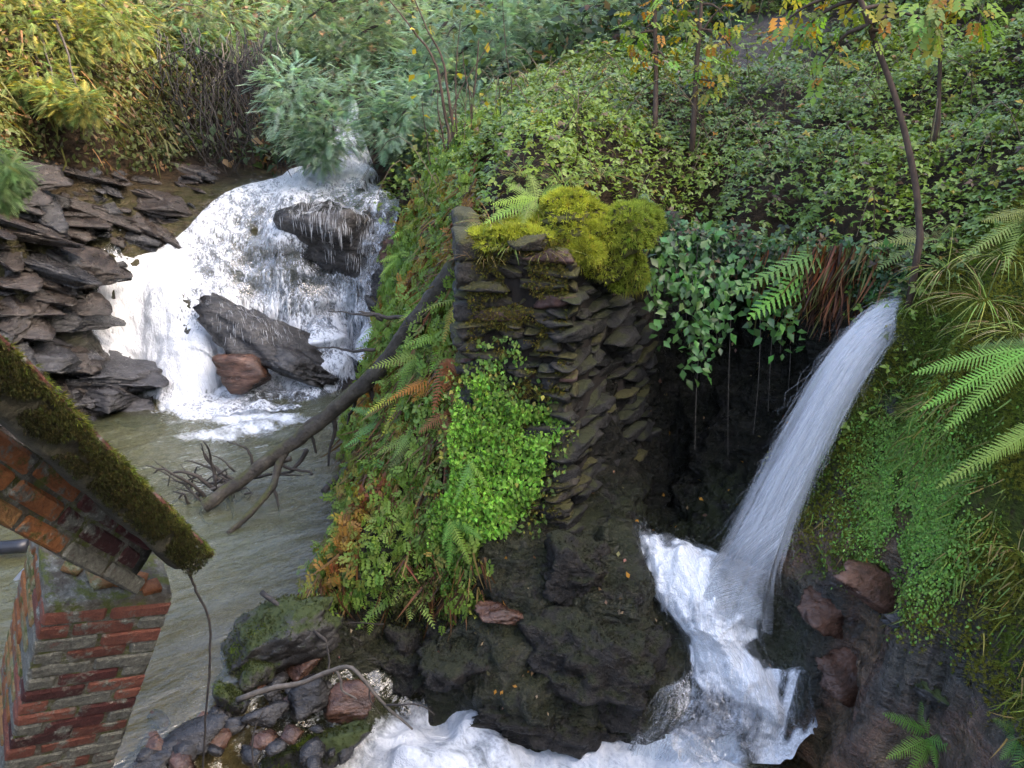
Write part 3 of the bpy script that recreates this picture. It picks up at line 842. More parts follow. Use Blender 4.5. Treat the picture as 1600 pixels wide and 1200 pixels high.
# ------------------------------------------------------------------ brick work on the left
def brick_mat(name, c1, c2, lichen, lcol1=(.045, .044, .036), lcol2=(.125, .122, .10), moss=0.0):
    m, nt, out = new_mat(name); n = N(nt)
    pos = n('NewGeometry').outputs['Position']
    oi = n('ObjectInfo').outputs['Random']
    a = n.noise(pos, 24, 6, .7); b = n.noise(pos, 9, 5, .6); f = n.noise(pos, 62, 5, .75)
    c = n.ramp(n.math('ADD', n.math('MULTIPLY', a, .65), n.math('MULTIPLY', oi, .35)), [(.3, c1), (.7, c2)])
    c = n.mix(n.ramp(f, [(.5, 0.0), (.75, .6)]), c, (.03, .022, .018))
    lc = n.ramp(n.math('ADD', n.math('MULTIPLY', f, .55), n.math('MULTIPLY', a, .45)), [(.36, lcol1), (.56, lcol2), (.68, (.27, .27, .23))])
    lf = n.ramp(n.math('ADD', b, n.math('MULTIPLY', n.math('SUBTRACT', a, .5), .7)), [(.62 - .5 * lichen, 0.0), (.74 - .5 * lichen, 1.0)])
    c = n.mix(lf, c, lc)
    if moss:
        mf = n.ramp(n.noise(pos, 14, 6, .7), [(.66 - .3 * moss, 0.0), (.76 - .3 * moss, 1.0)])
        c = n.mix(mf, c, n.mix(f, (.02, .026, .006), (.10, .11, .022)))
    h = n.math('ADD', a, n.math('MULTIPLY', f, .5))
    pr = n('BsdfPrincipled', {'Base Color': c, 'Roughness': .88, 'Normal': n.bump(h, 1.0, .02), 'Specular IOR Level': .25})
    nt.links.new(pr.outputs[0], out.inputs[0])
    return m
M_BRICK = {'red': brick_mat('red_brick', (.075, .026, .017), (.155, .056, .036), .16),
           'orange': brick_mat('orange_brick', (.14, .05, .018), (.28, .11, .036), .2, moss=.35),
           'lichen': brick_mat('lichen_brick', (.10, .035, .028), (.17, .06, .045), .80),
           'ochre': brick_mat('mossy_brick', (.15, .08, .03), (.26, .13, .05), .30, (.08, .075, .04), (.17, .16, .08), moss=.55),
           'dark': brick_mat('dark_brick', (.03, .010, .009), (.08, .022, .018), .2)}
M_MORTAR = brick_mat('mortar', (.04, .033, .024), (.085, .072, .053), .42, moss=.55)
_bm = {}
def brick_mesh(dims, mat, variant):
    key = (tuple(round(d, 4) for d in dims), mat, variant)
    if key in _bm:
        return _bm[key]
    r = np.random.default_rng(abs(hash(key)) % 9999 if False else int(sum(dims) * 1000) + variant * 37)
    h = np.array(dims) / 2; b = .006
    V = []
    for sx_ in (-1, 1):
        for sy_ in (-1, 1):
            for sz_ in (-1, 1):
                s = np.array([sx_, sy_, sz_]); c = s * h; chip = b * r.uniform(.5, 2.4)
                for ax in range(3):
                    q = c - s * chip; q[ax] = c[ax]
                    V.append(q + r.normal(0, .0012, 3))
    V = np.array(V)
    import bmesh
    bm = bmesh.new()
    for q in V:
        bm.verts.new(q)
    bmesh.ops.convex_hull(bm, input=bm.verts)
    me = bpy.data.meshes.new('brick'); bm.to_mesh(me); bm.free()
    me.materials.append(M_BRICK[mat])
    _bm[key] = me
    return me
def brick(parent, center, dims, mat, rz=None):
    o = bpy.data.objects.new('brick', brick_mesh(dims, mat, int(rng.integers(4))))
    COL.objects.link(o); o.parent = parent
    o.location = np.asarray(center) + rng.normal(0, .0018, 3)
    e = rng.normal(0, .008, 3)
    o.rotation_euler = e
    return o
def basis_empty(name, label, cat, origin, ex, ey, ez):
    e = thing(name, label, cat)
    M4 = Matrix(((ex[0], ey[0], ez[0], origin[0]), (ex[1], ey[1], ez[1], origin[1]), (ex[2], ey[2], ez[2], origin[2]), (0, 0, 0, 1)))
    e.matrix_world = M4
    return e
def lump_box(dims, seg, amp, seed, freq=6.0):
    """rounded noisy box as a cube-sphere style grid"""
    import bmesh
    bm = bmesh.new(); bmesh.ops.create_cube(bm, size=1.0)
    bmesh.ops.subdivide_edges(bm, edges=bm.edges[:], cuts=seg, use_grid_fill=True)
    v = np.array([q.co[:] for q in bm.verts]); f = [np.array([[q.index for q in t.verts] for t in bm.faces])]
    bm.free()
    v = v * np.asarray(dims)
    d = norm(v / np.asarray(dims))
    v = v + d * (amp * fbm(v * freq + seed, 4))[:, None]
    return v, f

# leaning pillar: near corner on top, right face and left face
q0 = P(66, 962, 2.50); q1 = P(243, 945, 2.72); qd = P(-14, 1155, 2.56)
ex = norm(q1 - q0)
dn = qd - q0; dn = norm(dn - ex * np.dot(dn, ex))
ez = -dn
ey = np.cross(ez, ex)                                   # away from the right face, back to the left
if ey[1] < 0:
    ey = -ey
W_U, W_D = .455, .45
pil = basis_empty('brick_pillar', 'leaning pillar of red bricks patched with grey lichen, standing in the stream', 'pillar', q0, ex, np.cross(ez, ex), ez)
sgn = 1.0 if np.dot(np.cross(ez, ex), ey) > 0 else -1.0
CH, BL, BW, BH = .0745, .218, .105, .066
for k in range(32):
    z = -CH * (k + .5)
    ins = .003 * rng.normal()
    if k % 2 == 0:
        for i in range(2):
            brick(pil, (.002 + BL / 2 + i * (BL + .012) + ins, sgn * BW / 2, z), (BL, BW, BH), rng.choice(['red', 'lichen', 'red', 'lichen', 'dark'] if i != (k // 2) % 2 else ['red', 'red', 'lichen']))
        brick(pil, (BW / 2, sgn * (BW + .01 + BL / 2), z), (BW, BL, BH), rng.choice(['orange', 'ochre', 'orange', 'ochre']))  # left face in warmer bricks, painting the sun on it into the colour
        brick(pil, (BW / 2, sgn * (BW + .02 + BL + BW / 2), z), (BW, BW, BH), rng.choice(['orange', 'ochre']))
    else:
        brick(pil, (BW / 2, sgn * BL / 2, z), (BW, BL, BH), rng.choice(['lichen', 'lichen', 'ochre', 'red']))
        brick(pil, (BW + .012 + BL / 2, sgn * BW / 2, z), (BL, BW, BH), rng.choice(['lichen', 'red', 'red', 'dark']))
        brick(pil, (BW + .024 + BL + .05, sgn * BW / 2, z), (.10, BW, BH), rng.choice(['lichen', 'red', 'lichen']))
        brick(pil, (BW / 2, sgn * (BL + .012 + BL / 2), z), (BW, BL, BH), rng.choice(['orange', 'ochre', 'orange']))
v, f = lump_box((W_U - .016, W_D - .016, CH * 32 + .06), 18, .006, 3)
v = v + np.array([W_U / 2, sgn * W_D / 2, -CH * 16 + .008])
mb = MB(); mb.add(v, f); mb.build('mortar', M_MORTAR, pil)
for (u_, w_, s_) in [(.30, .10, (.12, .09, .02)), (.37, .05, (.07, .06, .025)), (.2, .12, (.10, .08, .022)), (.12, .2, (.11, .07, .018)), (.27, .2, (.08, .07, .025))]:
    v, f = lump_box(s_, 2, .008, u_ * 50, 14)
    mb = MB(); mb.add(v, f); o = mb.build('brick_shard', M_BRICK['ochre' if u_ < .25 else 'orange'], pil); o.location = (u_, sgn * w_, .045); o.rotation_euler = (.1, .06, u_ * 9)

# toppled block of three courses resting askew on the pillar
a0 = P(-60, 792, 1.98); a1 = P(214, 936, 2.55)
a0 = a0 - .45 * norm(a1 - a0)
fx = norm(a1 - a0)
fz_ = norm(CAM - P(110, 850, 2.3)); fz_ = norm(fz_ - fx * np.dot(fz_, fx))          # towards the camera
fy = np.cross(fz_, fx)
if fy[2] < 0:
    fy = -fy
FL = np.linalg.norm(a1 - a0)
blk = basis_empty('brick_fragment', 'toppled chunk of brickwork tilted on top of the brick pillar', 'brickwork', a0, fx, fy, np.cross(fx, fy))
sz = 1.0 if np.dot(np.cross(fx, fy), fz_) > 0 else -1.0
for r_ in range(3):
    x = FL - .012 - (.06 if r_ == 1 else 0) - .045 * r_; k = 0
    while x > -.02:
        l_ = BL if not (r_ == 1 and k % 2 == 0) else .105
        c_ = x - l_ / 2
        mt = rng.choice(['orange', 'ochre', 'orange']) if c_ < FL * .60 else rng.choice(['lichen', 'red', 'lichen', 'dark'])  # orange part paints warm light into the brick colour
        brick(blk, (c_, CH * (r_ + .5), -sz * .0525), (l_, BH, .105), mt)
        if r_ == 0 or k == 0:
            brick(blk, (c_, CH * (r_ + .5), -sz * .165), (l_, BH, .105), mt)
        x -= l_ + .012; k += 1
v, f = lump_box((FL - .06, CH * 3 - .012, .20), 8, .006, 5)
v = v + np.array([FL / 2 - .05, CH * 1.5, -sz * .108])
mb = MB(); mb.add(v, f); mb.build('mortar', M_MORTAR, blk)

# sloping coping on top of it, thick with moss
c0 = P(-140, 405, 1.55); c1 = P(326, 868, 2.72)
c0 = c0 - .9 * norm(c1 - c0)                             # it runs on up outside the frame
kx = norm(c1 - c0); KL = np.linalg.norm(c1 - c0)
kz = norm(CAM - P(150, 740, 2.2)); kz = norm(kz - kx * np.dot(kz, kx))
ky = np.cross(kz, kx)
if ky[2] < 0:
    ky = -ky
cop = basis_empty('coping_slab', 'sloping coping slab hung with moss, lying on the toppled brickwork', 'slab', c0, kx, ky, np.cross(kx, ky))
sk = 1.0 if np.dot(np.cross(kx, ky), kz) > 0 else -1.0
KH = .115
nx_, na = 130, 44
tx = np.linspace(0, 1, nx_); ta = np.linspace(0, 2 * math.pi, na, endpoint=False)
cx_ = np.sign(np.cos(ta)) * np.abs(np.cos(ta)) ** .35; cy_ = np.sign(np.sin(ta)) * np.abs(np.sin(ta)) ** .35
X = np.repeat(tx * KL, na); Yl = np.tile(cy_, nx_) * KH / 2 - KH / 2; Zl = np.tile(cx_, nx_) * .11 - .11
endr = 1 - .35 * sstep(.97, 1.0, np.repeat(tx, na))
Vc = np.stack([X, (Yl + KH / 2) * endr - KH / 2, sk * ((Zl + .11) * endr - .11)], 1)
Vc = Vc + norm(np.stack([X * 0, Yl + KH / 2, sk * (Zl + .11)], 1)) * (.012 * fbm(Vc * 9, 4) + .01 * fbm(Vc * 3, 2))[:, None]
M_COPING = rock_mat('mossy_concrete', (.016, .014, .008), (.042, .038, .02), (.10, .09, .06), rough=(.7, .95), scale=9, moss=.75, moss_col=(.045, .042, .010))
Fc = [grid_faces(nx_, na, True), np.array([list(range((nx_ - 1) * na, nx_ * na))]), np.array([list(range(na))[::-1]])]
mb = MB(); mb.add(Vc, Fc); slab_o = mb.build('slab', M_COPING, cop, smooth=True)
# red tiles bedded along its upper edge
x = .02
while x < KL - .1:
    l_ = rng.uniform(.17, .23)
    brick(cop, (x + l_ / 2, .008 + rng.normal(0, .002), -sk * .10), (l_, .022, .215), rng.choice(['red', 'red', 'dark'])).name = 'tile'
    x += l_ + .008
# moss tufts on the face and hanging from the edge
tf_v = []; tf_f = []
for k in range(5):
    a_ = k / 5 * 2 * math.pi; d_ = np.array([math.cos(a_), math.sin(a_), 0]) * .55; s_ = np.array([-math.sin(a_), math.cos(a_), 0]) * .13
    b_ = len(tf_v); tf_v += [d_ * .05 - s_, d_ * .05 + s_, d_ + np.array([0, 0, .9])]; tf_f.append([b_, b_ + 1, b_ + 2])
TUFT_V, TUFT_F = np.array(tf_v), np.array(tf_f)
M_MOSS = leaf_mat('moss', rough=.75, spec=.2, trans=.35)
def moss_cols(k, c, var=.35):
    return np.asarray(c)[None] * (1 + var * rng.normal(size=(k, 1))).clip(.35, 2.0) * (1 + .12 * rng.normal(size=(k, 3)))
k = 20000
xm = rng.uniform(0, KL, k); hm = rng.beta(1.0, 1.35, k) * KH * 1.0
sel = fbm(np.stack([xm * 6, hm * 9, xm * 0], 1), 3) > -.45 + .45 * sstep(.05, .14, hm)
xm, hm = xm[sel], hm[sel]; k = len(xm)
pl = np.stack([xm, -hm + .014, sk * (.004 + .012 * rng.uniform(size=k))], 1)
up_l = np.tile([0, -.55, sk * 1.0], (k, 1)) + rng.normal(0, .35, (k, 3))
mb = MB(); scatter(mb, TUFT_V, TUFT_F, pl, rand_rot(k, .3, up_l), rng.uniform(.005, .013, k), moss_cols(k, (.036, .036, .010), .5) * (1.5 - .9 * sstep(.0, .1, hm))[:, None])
k2 = 4000
xe = rng.uniform(.02, KL, k2); xe = xe[fbm(np.stack([xe * 5, xe * 0, xe * 0], 1), 3) > -.1]; k2 = len(xe)
pe = np.stack([xe, .012 + rng.normal(0, .006, k2), sk * rng.uniform(-.05, .012, k2)], 1)
scatter(mb, TUFT_V, TUFT_F, pe, rand_rot(k2, .6, np.tile([0, .1, sk * .8], (k2, 1))), rng.uniform(.009, .022, k2), moss_cols(k2, (.10, .11, .018), .45))
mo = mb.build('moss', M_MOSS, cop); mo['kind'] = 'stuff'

# stem dangling from its lower end
pts = spline([P(296, 898, 2.70), P(305, 920, 2.72), P(326, 968, 2.75), P(327, 1040, 2.75), P(321, 1130, 2.75), P(318, 1230, 2.76), P(330, 1400, 2.8), P(325, 1700, 2.9)], 40)
mb = MB(); mb.add(*tube(pts + rng.normal(0, .0015, pts.shape), np.linspace(.0055, .004, 40), 5))
M_TWIG = plain_mat('dark_twig_bark', (.012, .010, .009), (.045, .035, .028), 30, .8, .4)
tag(mb.build('dangling_stem', M_TWIG), 'thin dark stem dangling from the end of the mossy coping', 'stem')

# black pipe lying in the pool behind the pillar
M_PIPE = plain_mat('black_plastic_pipe', (.008, .009, .012), (.02, .022, .028), 8, .35, .05)
M_PIPE2 = plain_mat('grey_plastic_pipe', (.10, .12, .14), (.17, .19, .22), 8, .4, .05)
mb = MB(); mb.add(*tube(spline([PZ(-200, 880, .05), PZ(-60, 862, .1), PZ(45, 852, .12)], 14), .062, 14))
tag(mb.build('black_pipe', M_PIPE, smooth=False), 'thick black pipe lying in the water behind the brick pillar', 'pipe')
mb = MB(); mb.add(*tube(spline([PZ(20, 915, -.05), PZ(50, 884, .12), PZ(84, 866, .2), PZ(130, 840, .15)], 14), .032, 12))
tag(mb.build('grey_pipe', M_PIPE2), 'thinner grey pipe sticking up beside the black one', 'pipe')

# ------------------------------------------------------------------ ruined wall of flat stones
M_STONE_FRONT = rock_mat('mossy_wall_stone', (.012, .010, .007), (.034, .027, .019), (.085, .066, .046), rough=(.5, .85), scale=5, moss=.62, moss_col=(.050, .045, .010), bump=1.0)
M_STONE_DARK = rock_mat('dark_wall_stone', (.006, .0055, .005), (.016, .014, .012), (.042, .037, .031), rough=(.5, .85), scale=5, moss=.12, moss_col=(.03, .033, .009), bump=1.0)
M_STONE_RED = rock_mat('reddish_wall_stone', (.03, .015, .011), (.075, .036, .028), (.14, .08, .065), rough=(.4, .7), scale=6, moss=.25, moss_col=(.06, .06, .012))
fA, fB, fC, fD = np.array([-.32, 5.80]), np.array([.40, 5.62]), np.array([1.62, 7.75]), np.array([-.62, 7.9])
WALL_TOP = 2.98
ruin = thing('stone_wall', 'ruined drystone wall end, mossy in front and dark beside the recess', 'stone wall', (0.1, 6.4, .3))
RO = np.array([.1, 6.4, .3])
cen = (fA + fB + fC + fD) / 4
prs = []
for t_, zt in [(0, -.2), (.2, .5), (.45, 1.2), (.7, 2.0), (.9, 2.7), (1.0, 2.9)]:
    ring = []
    for a_, b_ in [(fA, fB), (fB, fC), (fC, fD), (fD, fA)]:
        for s_ in np.linspace(0, 1, 14, endpoint=False):
            q = a_ * (1 - s_) + b_ * s_
            q = q + norm(cen - q) * .05
            ring.append([q[0], q[1], zt])
    prs.append(ring)
prs = np.array(prs); prs[..., :2] += .02 * rng.normal(size=prs[..., :2].shape)
vv_ = prs.reshape(-1, 3); nrg = prs.shape[1]
mb = MB(); mb.add(vv_ - RO, [grid_faces(6, nrg, True), np.array([list(range(5 * nrg, 6 * nrg))])])
mb.build('rubble_core', plain_mat('earth_mortar', (.008, .006, .005), (.025, .019, .014), 14, .95, .6), ruin)
SV = {}
def stone_mesh(var, mat):
    if (var, mat.name) not in SV:
        d, f = ICO[3]
        r_ = np.random.default_rng(40 + var)
        p_ = 12.0
        b = d / (np.sum(np.abs(d) ** p_, 1) ** (1 / p_))[:, None]
        nn = norm(r_.normal(size=(9, 3)) * np.array([1, 1, .8])); dd = r_.uniform(.62, 1.1, 9)
        for q_, e_ in zip(nn, dd):                       # broken faces
            o_ = b @ q_ - e_
            b = b - np.where(o_ > 0, o_, 0)[:, None] * q_
        b = b * (1 + .06 * fbm(d * 2.3 + var * 7.7, 4)[:, None] + .09 * ridged(d * 4 + var, 3)[:, None])
        mb_ = MB(); mb_.add(b, f)
        me = mb_.mesh('stone', False); me.materials.append(mat); SV[(var, mat.name)] = me
    return SV[(var, mat.name)]
def stone(center, half, yaw, mat, roll=0.0):
    o = bpy.data.objects.new('stone', stone_mesh(int(rng.integers(11)), mat))
    COL.objects.link(o); o.parent = ruin
    o.location = np.asarray(center) - RO; o.scale = half; o.rotation_euler = (rng.normal(0, .05), roll + rng.normal(0, .04), yaw)
    return o
def face_stones(a_, b_, z0, ztop, lmin, lmax, hmin, hmax, mats, batter=.02, dep=.09):
    d_ = b_ - a_; L_ = np.linalg.norm(d_); d_ = d_ / L_; nn_ = np.array([d_[1], -d_[0]]); yaw = math.atan2(d_[1], d_[0])
    z = z0; row = 0
    while z < ztop:
        h_ = rng.uniform(hmin, hmax)
        x = -.05 + rng.uniform(-.06, .0)
        while x < L_ + .01:
            l_ = rng.uniform(lmin, lmax) * (1.25 if h_ > .7 * hmax else .9)
            l_ = min(l_, max(L_ + .05 - x, .08))
            out_ = rng.normal(.0, .038) - batter * (z - z0)
            c_ = a_ + d_ * (x + l_ / 2) + nn_ * (out_ - .035)
            zz = z + h_ / 2 + rng.normal(0, .008) + .03 * math.sin(x * 3 + row)
            mat = mats[int(rng.integers(len(mats)))]
            stone((c_[0], c_[1], zz), (l_ / 2 - .004, dep + rng.uniform(-.02, .03), h_ / 2 + .001), yaw, mat)
            x += l_
        z += h_; row += 1
face_stones(fA, fB, .30, 2.95, .14, .5, .038, .105, [M_STONE_FRONT] * 5 + [M_STONE_RED, M_STONE_DARK])
face_stones(fB, fB * .25 + fC * .75, .25, 2.75, .16, .46, .05, .115, [M_STONE_DARK] * 7 + [M_STONE_FRONT])  # recess face in darker stones, painting its shade into the colour
face_stones(fD * .5 + fA * .5, fA, 1.4, 2.95, .3, .6, .12, .2, [M_STONE_FRONT] * 3 + [M_STONE_DARK])
for k in range(7):     # loose top course
    t_ = rng.uniform(0, 1, 2)
    c_ = fA * (1 - t_[0]) + fB * t_[0] + np.array([.12, .9]) * t_[1]
    stone((c_[0], c_[1], 2.93 + .06 * rng.uniform()), (rng.uniform(.1, .2), rng.uniform(.08, .15), rng.uniform(.03, .06)), rng.uniform(0, 3), M_STONE_FRONT)

# ------------------------------------------------------------------ boulders
def bl(px, py, Y):
    return P(px, py, Y)
_, dome_v, dome_f = rock('boulder', 'dark dome-shaped boulder under the waterfall, draped with threads of water', P(528, 372, 12.1), (.80, .62, .66), (0, .25, .2), 4, M_ROCK_DARK, rough=.14, strat=.08)
_, slope_v, slope_f = rock('boulder', 'long dark slab of rock at the foot of the waterfall, sloping into the pool', P(412, 528, 10.85), (.78, .40, .34), (.2, .55, .05), 9, M_ROCK_DARK, rough=.16, strat=.16, cuts=14)
from mathutils.kdtree import KDTree
def drape(mb, v, f, count, steps, step, width, sel, lift=.02):
    """threads of water running down over a rock"""
    fn = np.cross(v[f[:, 1]] - v[f[:, 0]], v[f[:, 2]] - v[f[:, 0]])
    vn = np.zeros_like(v)
    for k in range(3):
        np.add.at(vn, f[:, k], fn)
    vn = norm(vn)
    kd = KDTree(len(v))
    for i, q in enumerate(v):
        kd.insert(q, i)
    kd.balance()
    cand = np.where(sel(v, vn))[0]
    for k in range(count):
        p = v[rng.choice(cand)] + rng.normal(0, .03, 3); pts = []; ns = []
        n_ = int(rng.integers(max(3, steps // 2), steps + 1))
        for j in range(n_):
            _, i, _ = kd.find(p)
            nn = vn[i]
            if nn[2] < -.2:
                q = p + np.array([0, 0, -step])
            else:
                p = v[i] + (p - v[i]) - nn * np.dot(p - v[i], nn) + nn * lift * rng.uniform(.6, 1.6)
                q = p + norm(np.array([0, -.25, -1.0]) - nn * np.dot(np.array([0, -.25, -1.0]), nn)) * step
            pts.append(p.copy()); ns.append(nn); p = q + rng.normal(0, .004, 3)
        pts = np.array(pts); sd = norm(np.cross(np.gradient(pts, axis=0), np.array(ns) + rng.normal(0, .3, 3)))
        wd = width * rng.uniform(.4, 1.6) * np.sin(np.linspace(.08, .95, n_) * math.pi) ** .6
        mb.add(np.stack([pts + sd * wd[:, None] / 2, pts - sd * wd[:, None] / 2], 1).reshape(-1, 3), np.array([[2 * j, 2 * j + 1, 2 * j + 3, 2 * j + 2] for j in range(n_ - 1)]))
mb = MB()
drape(mb, dome_v, dome_f, 1500, 6, .04, .0045, lambda v, n_: (n_[:, 2] > -.1) & (n_[:, 1] < .5))
drape(mb, slope_v, slope_f, 260, 4, .04, .004, lambda v, n_: (n_[:, 2] > .25) & (v[:, 2] > np.percentile(v[:, 2], 55)))
o = mb.build('rock_water_threads', M_STRAND); o['kind'] = 'stuff'; o['label'] = 'thin threads of water over the rocks in the waterfall'; o['category'] = 'water'
rock('boulder', 'thin dark layered slab leaning on the sloping rock at the foot of the waterfall', P(455, 568, 10.6), (.55, .30, .14), (.25, .42, .1), 10, M_ROCK_DARK, rough=.12, strat=.2, cuts=10)
rock('boulder', 'dark rock closing the channel lip above the side fall', P(1475, 525, 5.72), (.20, .18, .14), (.1, .2, .3), 98, M_ROCK_MOSSY)
rock('boulder', 'brown wet rock at the waterline in front of the sloping slab', P(378, 580, 10.45), (.40, .35, .26), (.1, .2, .4), 12, M_ROCK_BROWN, strat=.08)
rock('boulder', 'reddish boulder beside the steep edge of the waterfall', P(622, 392, 11.75), (.28, .3, .26), (.1, 0, .3), 15, M_ROCK_BROWN, strat=.05)
rock('boulder', 'dark rock below the reddish boulder at the edge of the waterfall', P(604, 438, 11.5), (.20, .25, .34), (.1, .2, .1), 17, M_ROCK_DARK)
rock('boulder', 'small dark rock in the white water at the waterfall edge', P(583, 475, 11.3), (.15, .15, .13), (.1, .2, .1), 19, M_ROCK_DARK, sub=3)
rock('boulder', 'large moss-covered boulder at the pool outlet', P(425, 1006, 5.08), (.50, .26, .25), (.1, -.42, .35), 23, M_ROCK_MOSSY, rough=.14, sub=5)
rock('boulder', 'small mossy stone in front of the large mossy boulder', P(358, 1094, 4.62), (.115, .12, .14), (.2, .1, .4), 29, M_ROCK_MOSSY)
rock('boulder', 'mossy stone wedged against the large mossy boulder', P(396, 1055, 4.84), (.14, .13, .13), (.2, -.2, .9), 31, M_ROCK_MOSSY)
rock('boulder', 'flat brown stone in the gap beside the large mossy boulder', P(474, 1040, 4.95), (.15, .10, .06), (.3, -.35, .1), 37, M_ROCK_BROWN)
rock('boulder', 'dark jagged stone under the dead branch at the outlet', P(484, 1090, 4.64), (.16, .14, .12), (.2, .1, .9), 41, M_ROCK_DARK)
rock('boulder', 'dark brown angular stone at the edge of the lower foam', P(543, 1102, 4.64), (.19, .15, .13), (.2, -.35, .3), 43, M_ROCK_BROWN)
rock('boulder', 'long brown-topped boulder splitting the foam of the lower basin', P(492, 1182, 4.36), (.36, .18, .19), (.1, -.25, .25), 47, M_ROCK_MOSSY, rough=.12)
rock('boulder', 'small stone between the mossy stones at the outlet', P(425, 1082, 4.68), (.07, .06, .05), (.2, .1, .9), 53, M_ROCK_DARK, sub=3)
rock('boulder', 'flat layered stone awash at the pool outlet behind the dangling stem', P(300, 1150, 4.28), (.26, .16, .07), (.1, -.25, .5), 59, M_ROCK_DARK, strat=.14)
rock('boulder', 'low wet stone awash near the brick pillar', P(235, 1185, 4.14), (.22, .14, .06), (.1, -.1, .4), 61, M_ROCK_DARK, strat=.14)
rock('boulder', 'grey wet stone in the shallow outlet stream', P(415, 1118, 4.46), (.15, .12, .06), (.1, -.1, .2), 67, M_ROCK_DARK, strat=.1)
rock('boulder', 'dark rounded rock at the foot of the stone wall in the recess', P(900, 815, 5.95), (.24, .2, .12), (.1, .1, .3), 73, M_ROCK_DARK)
rock('boulder', 'flat stone ledge at the foot of the stone wall', P(815, 830, 5.62), (.20, .12, .045), (.1, .1, .1), 79, M_ROCK_BROWN, strat=.12)
rock('boulder', 'black rock standing in the veil of the lower cascade', P(1120, 1120, 4.86), (.30, .2, .20), (.1, .1, .2), 83, M_ROCK_DARK)
rock('boulder', 'grey rock ledge among the ferns at the foot of the mossy bank', P(1490, 1085, 3.98), (.42, .22, .10), (.1, .15, -.35), 89, M_ROCK_MOSSY, strat=.12)
rock('boulder', 'dark rock beside the channel lip of the side fall', P(1392, 655, 5.58), (.14, .16, .22), (.1, .2, .3), 97, M_ROCK_MOSSY)

for (a, b, Y, rad, ro, sd, mt, lab) in [(790, 955, 5.2, (.20, .12, .07), (.2, .1, .1), 401, M_ROCK_BROWN, 'reddish flat stone set in the dark bedrock under the wall'),
        (1300, 960, 4.84, (.30, .18, .10), (.6, .4, .2), 408, M_ROCK_BROWN, 'wet brown rock across the boiling run from the wall'),
        (1370, 920, 4.58, (.32, .16, .07), (.5, .35, .1), 409, M_ROCK_BROWN, 'shining reddish slab at the foot of the bright moss'), (1330, 1060, 4.54, (.32, .18, .10), (.6, .4, .1), 410, M_ROCK_BROWN, 'wet reddish brown rock across the lower cascade from the wall'),
        (1450, 985, 4.2, (.26, .13, .07), (.5, .3, -.1), 411, M_ROCK_DARK, 'shining dark slab below the bank moss')]:
    rock('boulder', lab, P(a, b, Y), rad, ro, sd, mt, rough=.14, strat=.14)
M_BEDROCK = rock_mat('black_bedrock', (.007, .006, .005), (.022, .018, .014), (.06, .048, .036), rough=(.22, .6), scale=6, moss=.30, moss_col=(.020, .022, .008), bump=1.0, spec=.4)
for (c_, rad, ro, sd, lab) in [(P(905, 905, 5.38), (.50, .36, .33), (.1, -.05, -.15), 501, 'smooth dark bedrock hump between wall foot and boiling run'), (P(930, 1050, 5.02), (.58, .34, .36), (.1, .05, -.1), 502, 'large black bedrock hump above the lower foam'),
                               (P(760, 1015, 5.28), (.48, .34, .38), (.1, -.1, .1), 503, 'black mossy bedrock hump under the trailing plants'), (P(850, 1120, 4.86), (.55, .22, .22), (.1, .0, .0), 504, 'low black bedrock lip at the edge of the foam'), (P(650, 1020, 5.45), (.34, .3, .26), (.1, -.1, .2), 505, 'black bedrock shoulder beside the pool outlet')]:
    rock('boulder', lab, c_, rad, ro, sd, M_BEDROCK, sub=5, rough=.30, strat=.05, cuts=9)
# slate slabs lying in the left bank, pieces of the ground
SLABM = [rock_mat('slate_brown', (.012, .0095, .008), (.034, .027, .023), (.078, .062, .052), rough=(.2, .5), scale=5, strata=((.3, .5, .2), (1, 1, 4.0))),
         rock_mat('slate_grey', (.010, .010, .0105), (.028, .0275, .029), (.07, .069, .072), rough=(.15, .45), scale=5, strata=((.3, .5, .2), (1, 1, 4.0))),
         rock_mat('slate_wet', (.012, .012, .014), (.034, .034, .038), (.085, .085, .094), rough=(.1, .35), scale=5, strata=((.3, .5, .2), (1, 1, 4.0)))]
slab_meshes = {}
for var in range(6):
    for mi in range(3):
        d, f = ICO[4]; r_ = np.random.default_rng(200 + var)
        v = d / (np.sum(np.abs(d) ** 14, 1) ** (1 / 14))[:, None]
        for q_, e_ in zip(norm(r_.normal(size=(10, 3)) * np.array([1, 1, .35])), r_.uniform(.5, .95, 10)):
            o_ = v @ q_ - e_; v = v - np.where(o_ > 0, o_, 0)[:, None] * q_
        sl = v[:, 2] * 2.2 + .5 * perlin(d * 1.5 + var)
        v = v * np.array([1.15, .8, .17]) * (1 + .10 * ((sl - np.floor(sl)) - .5)[:, None] * np.array([1, 1, 0]) + .06 * fbm(d * 3 + var, 3)[:, None])
        mb = MB(); mb.add(v, f); me = mb.mesh('rock_slab', False); me.materials.append(SLABM[mi]); slab_meshes[(var, mi)] = me
cnt = 0
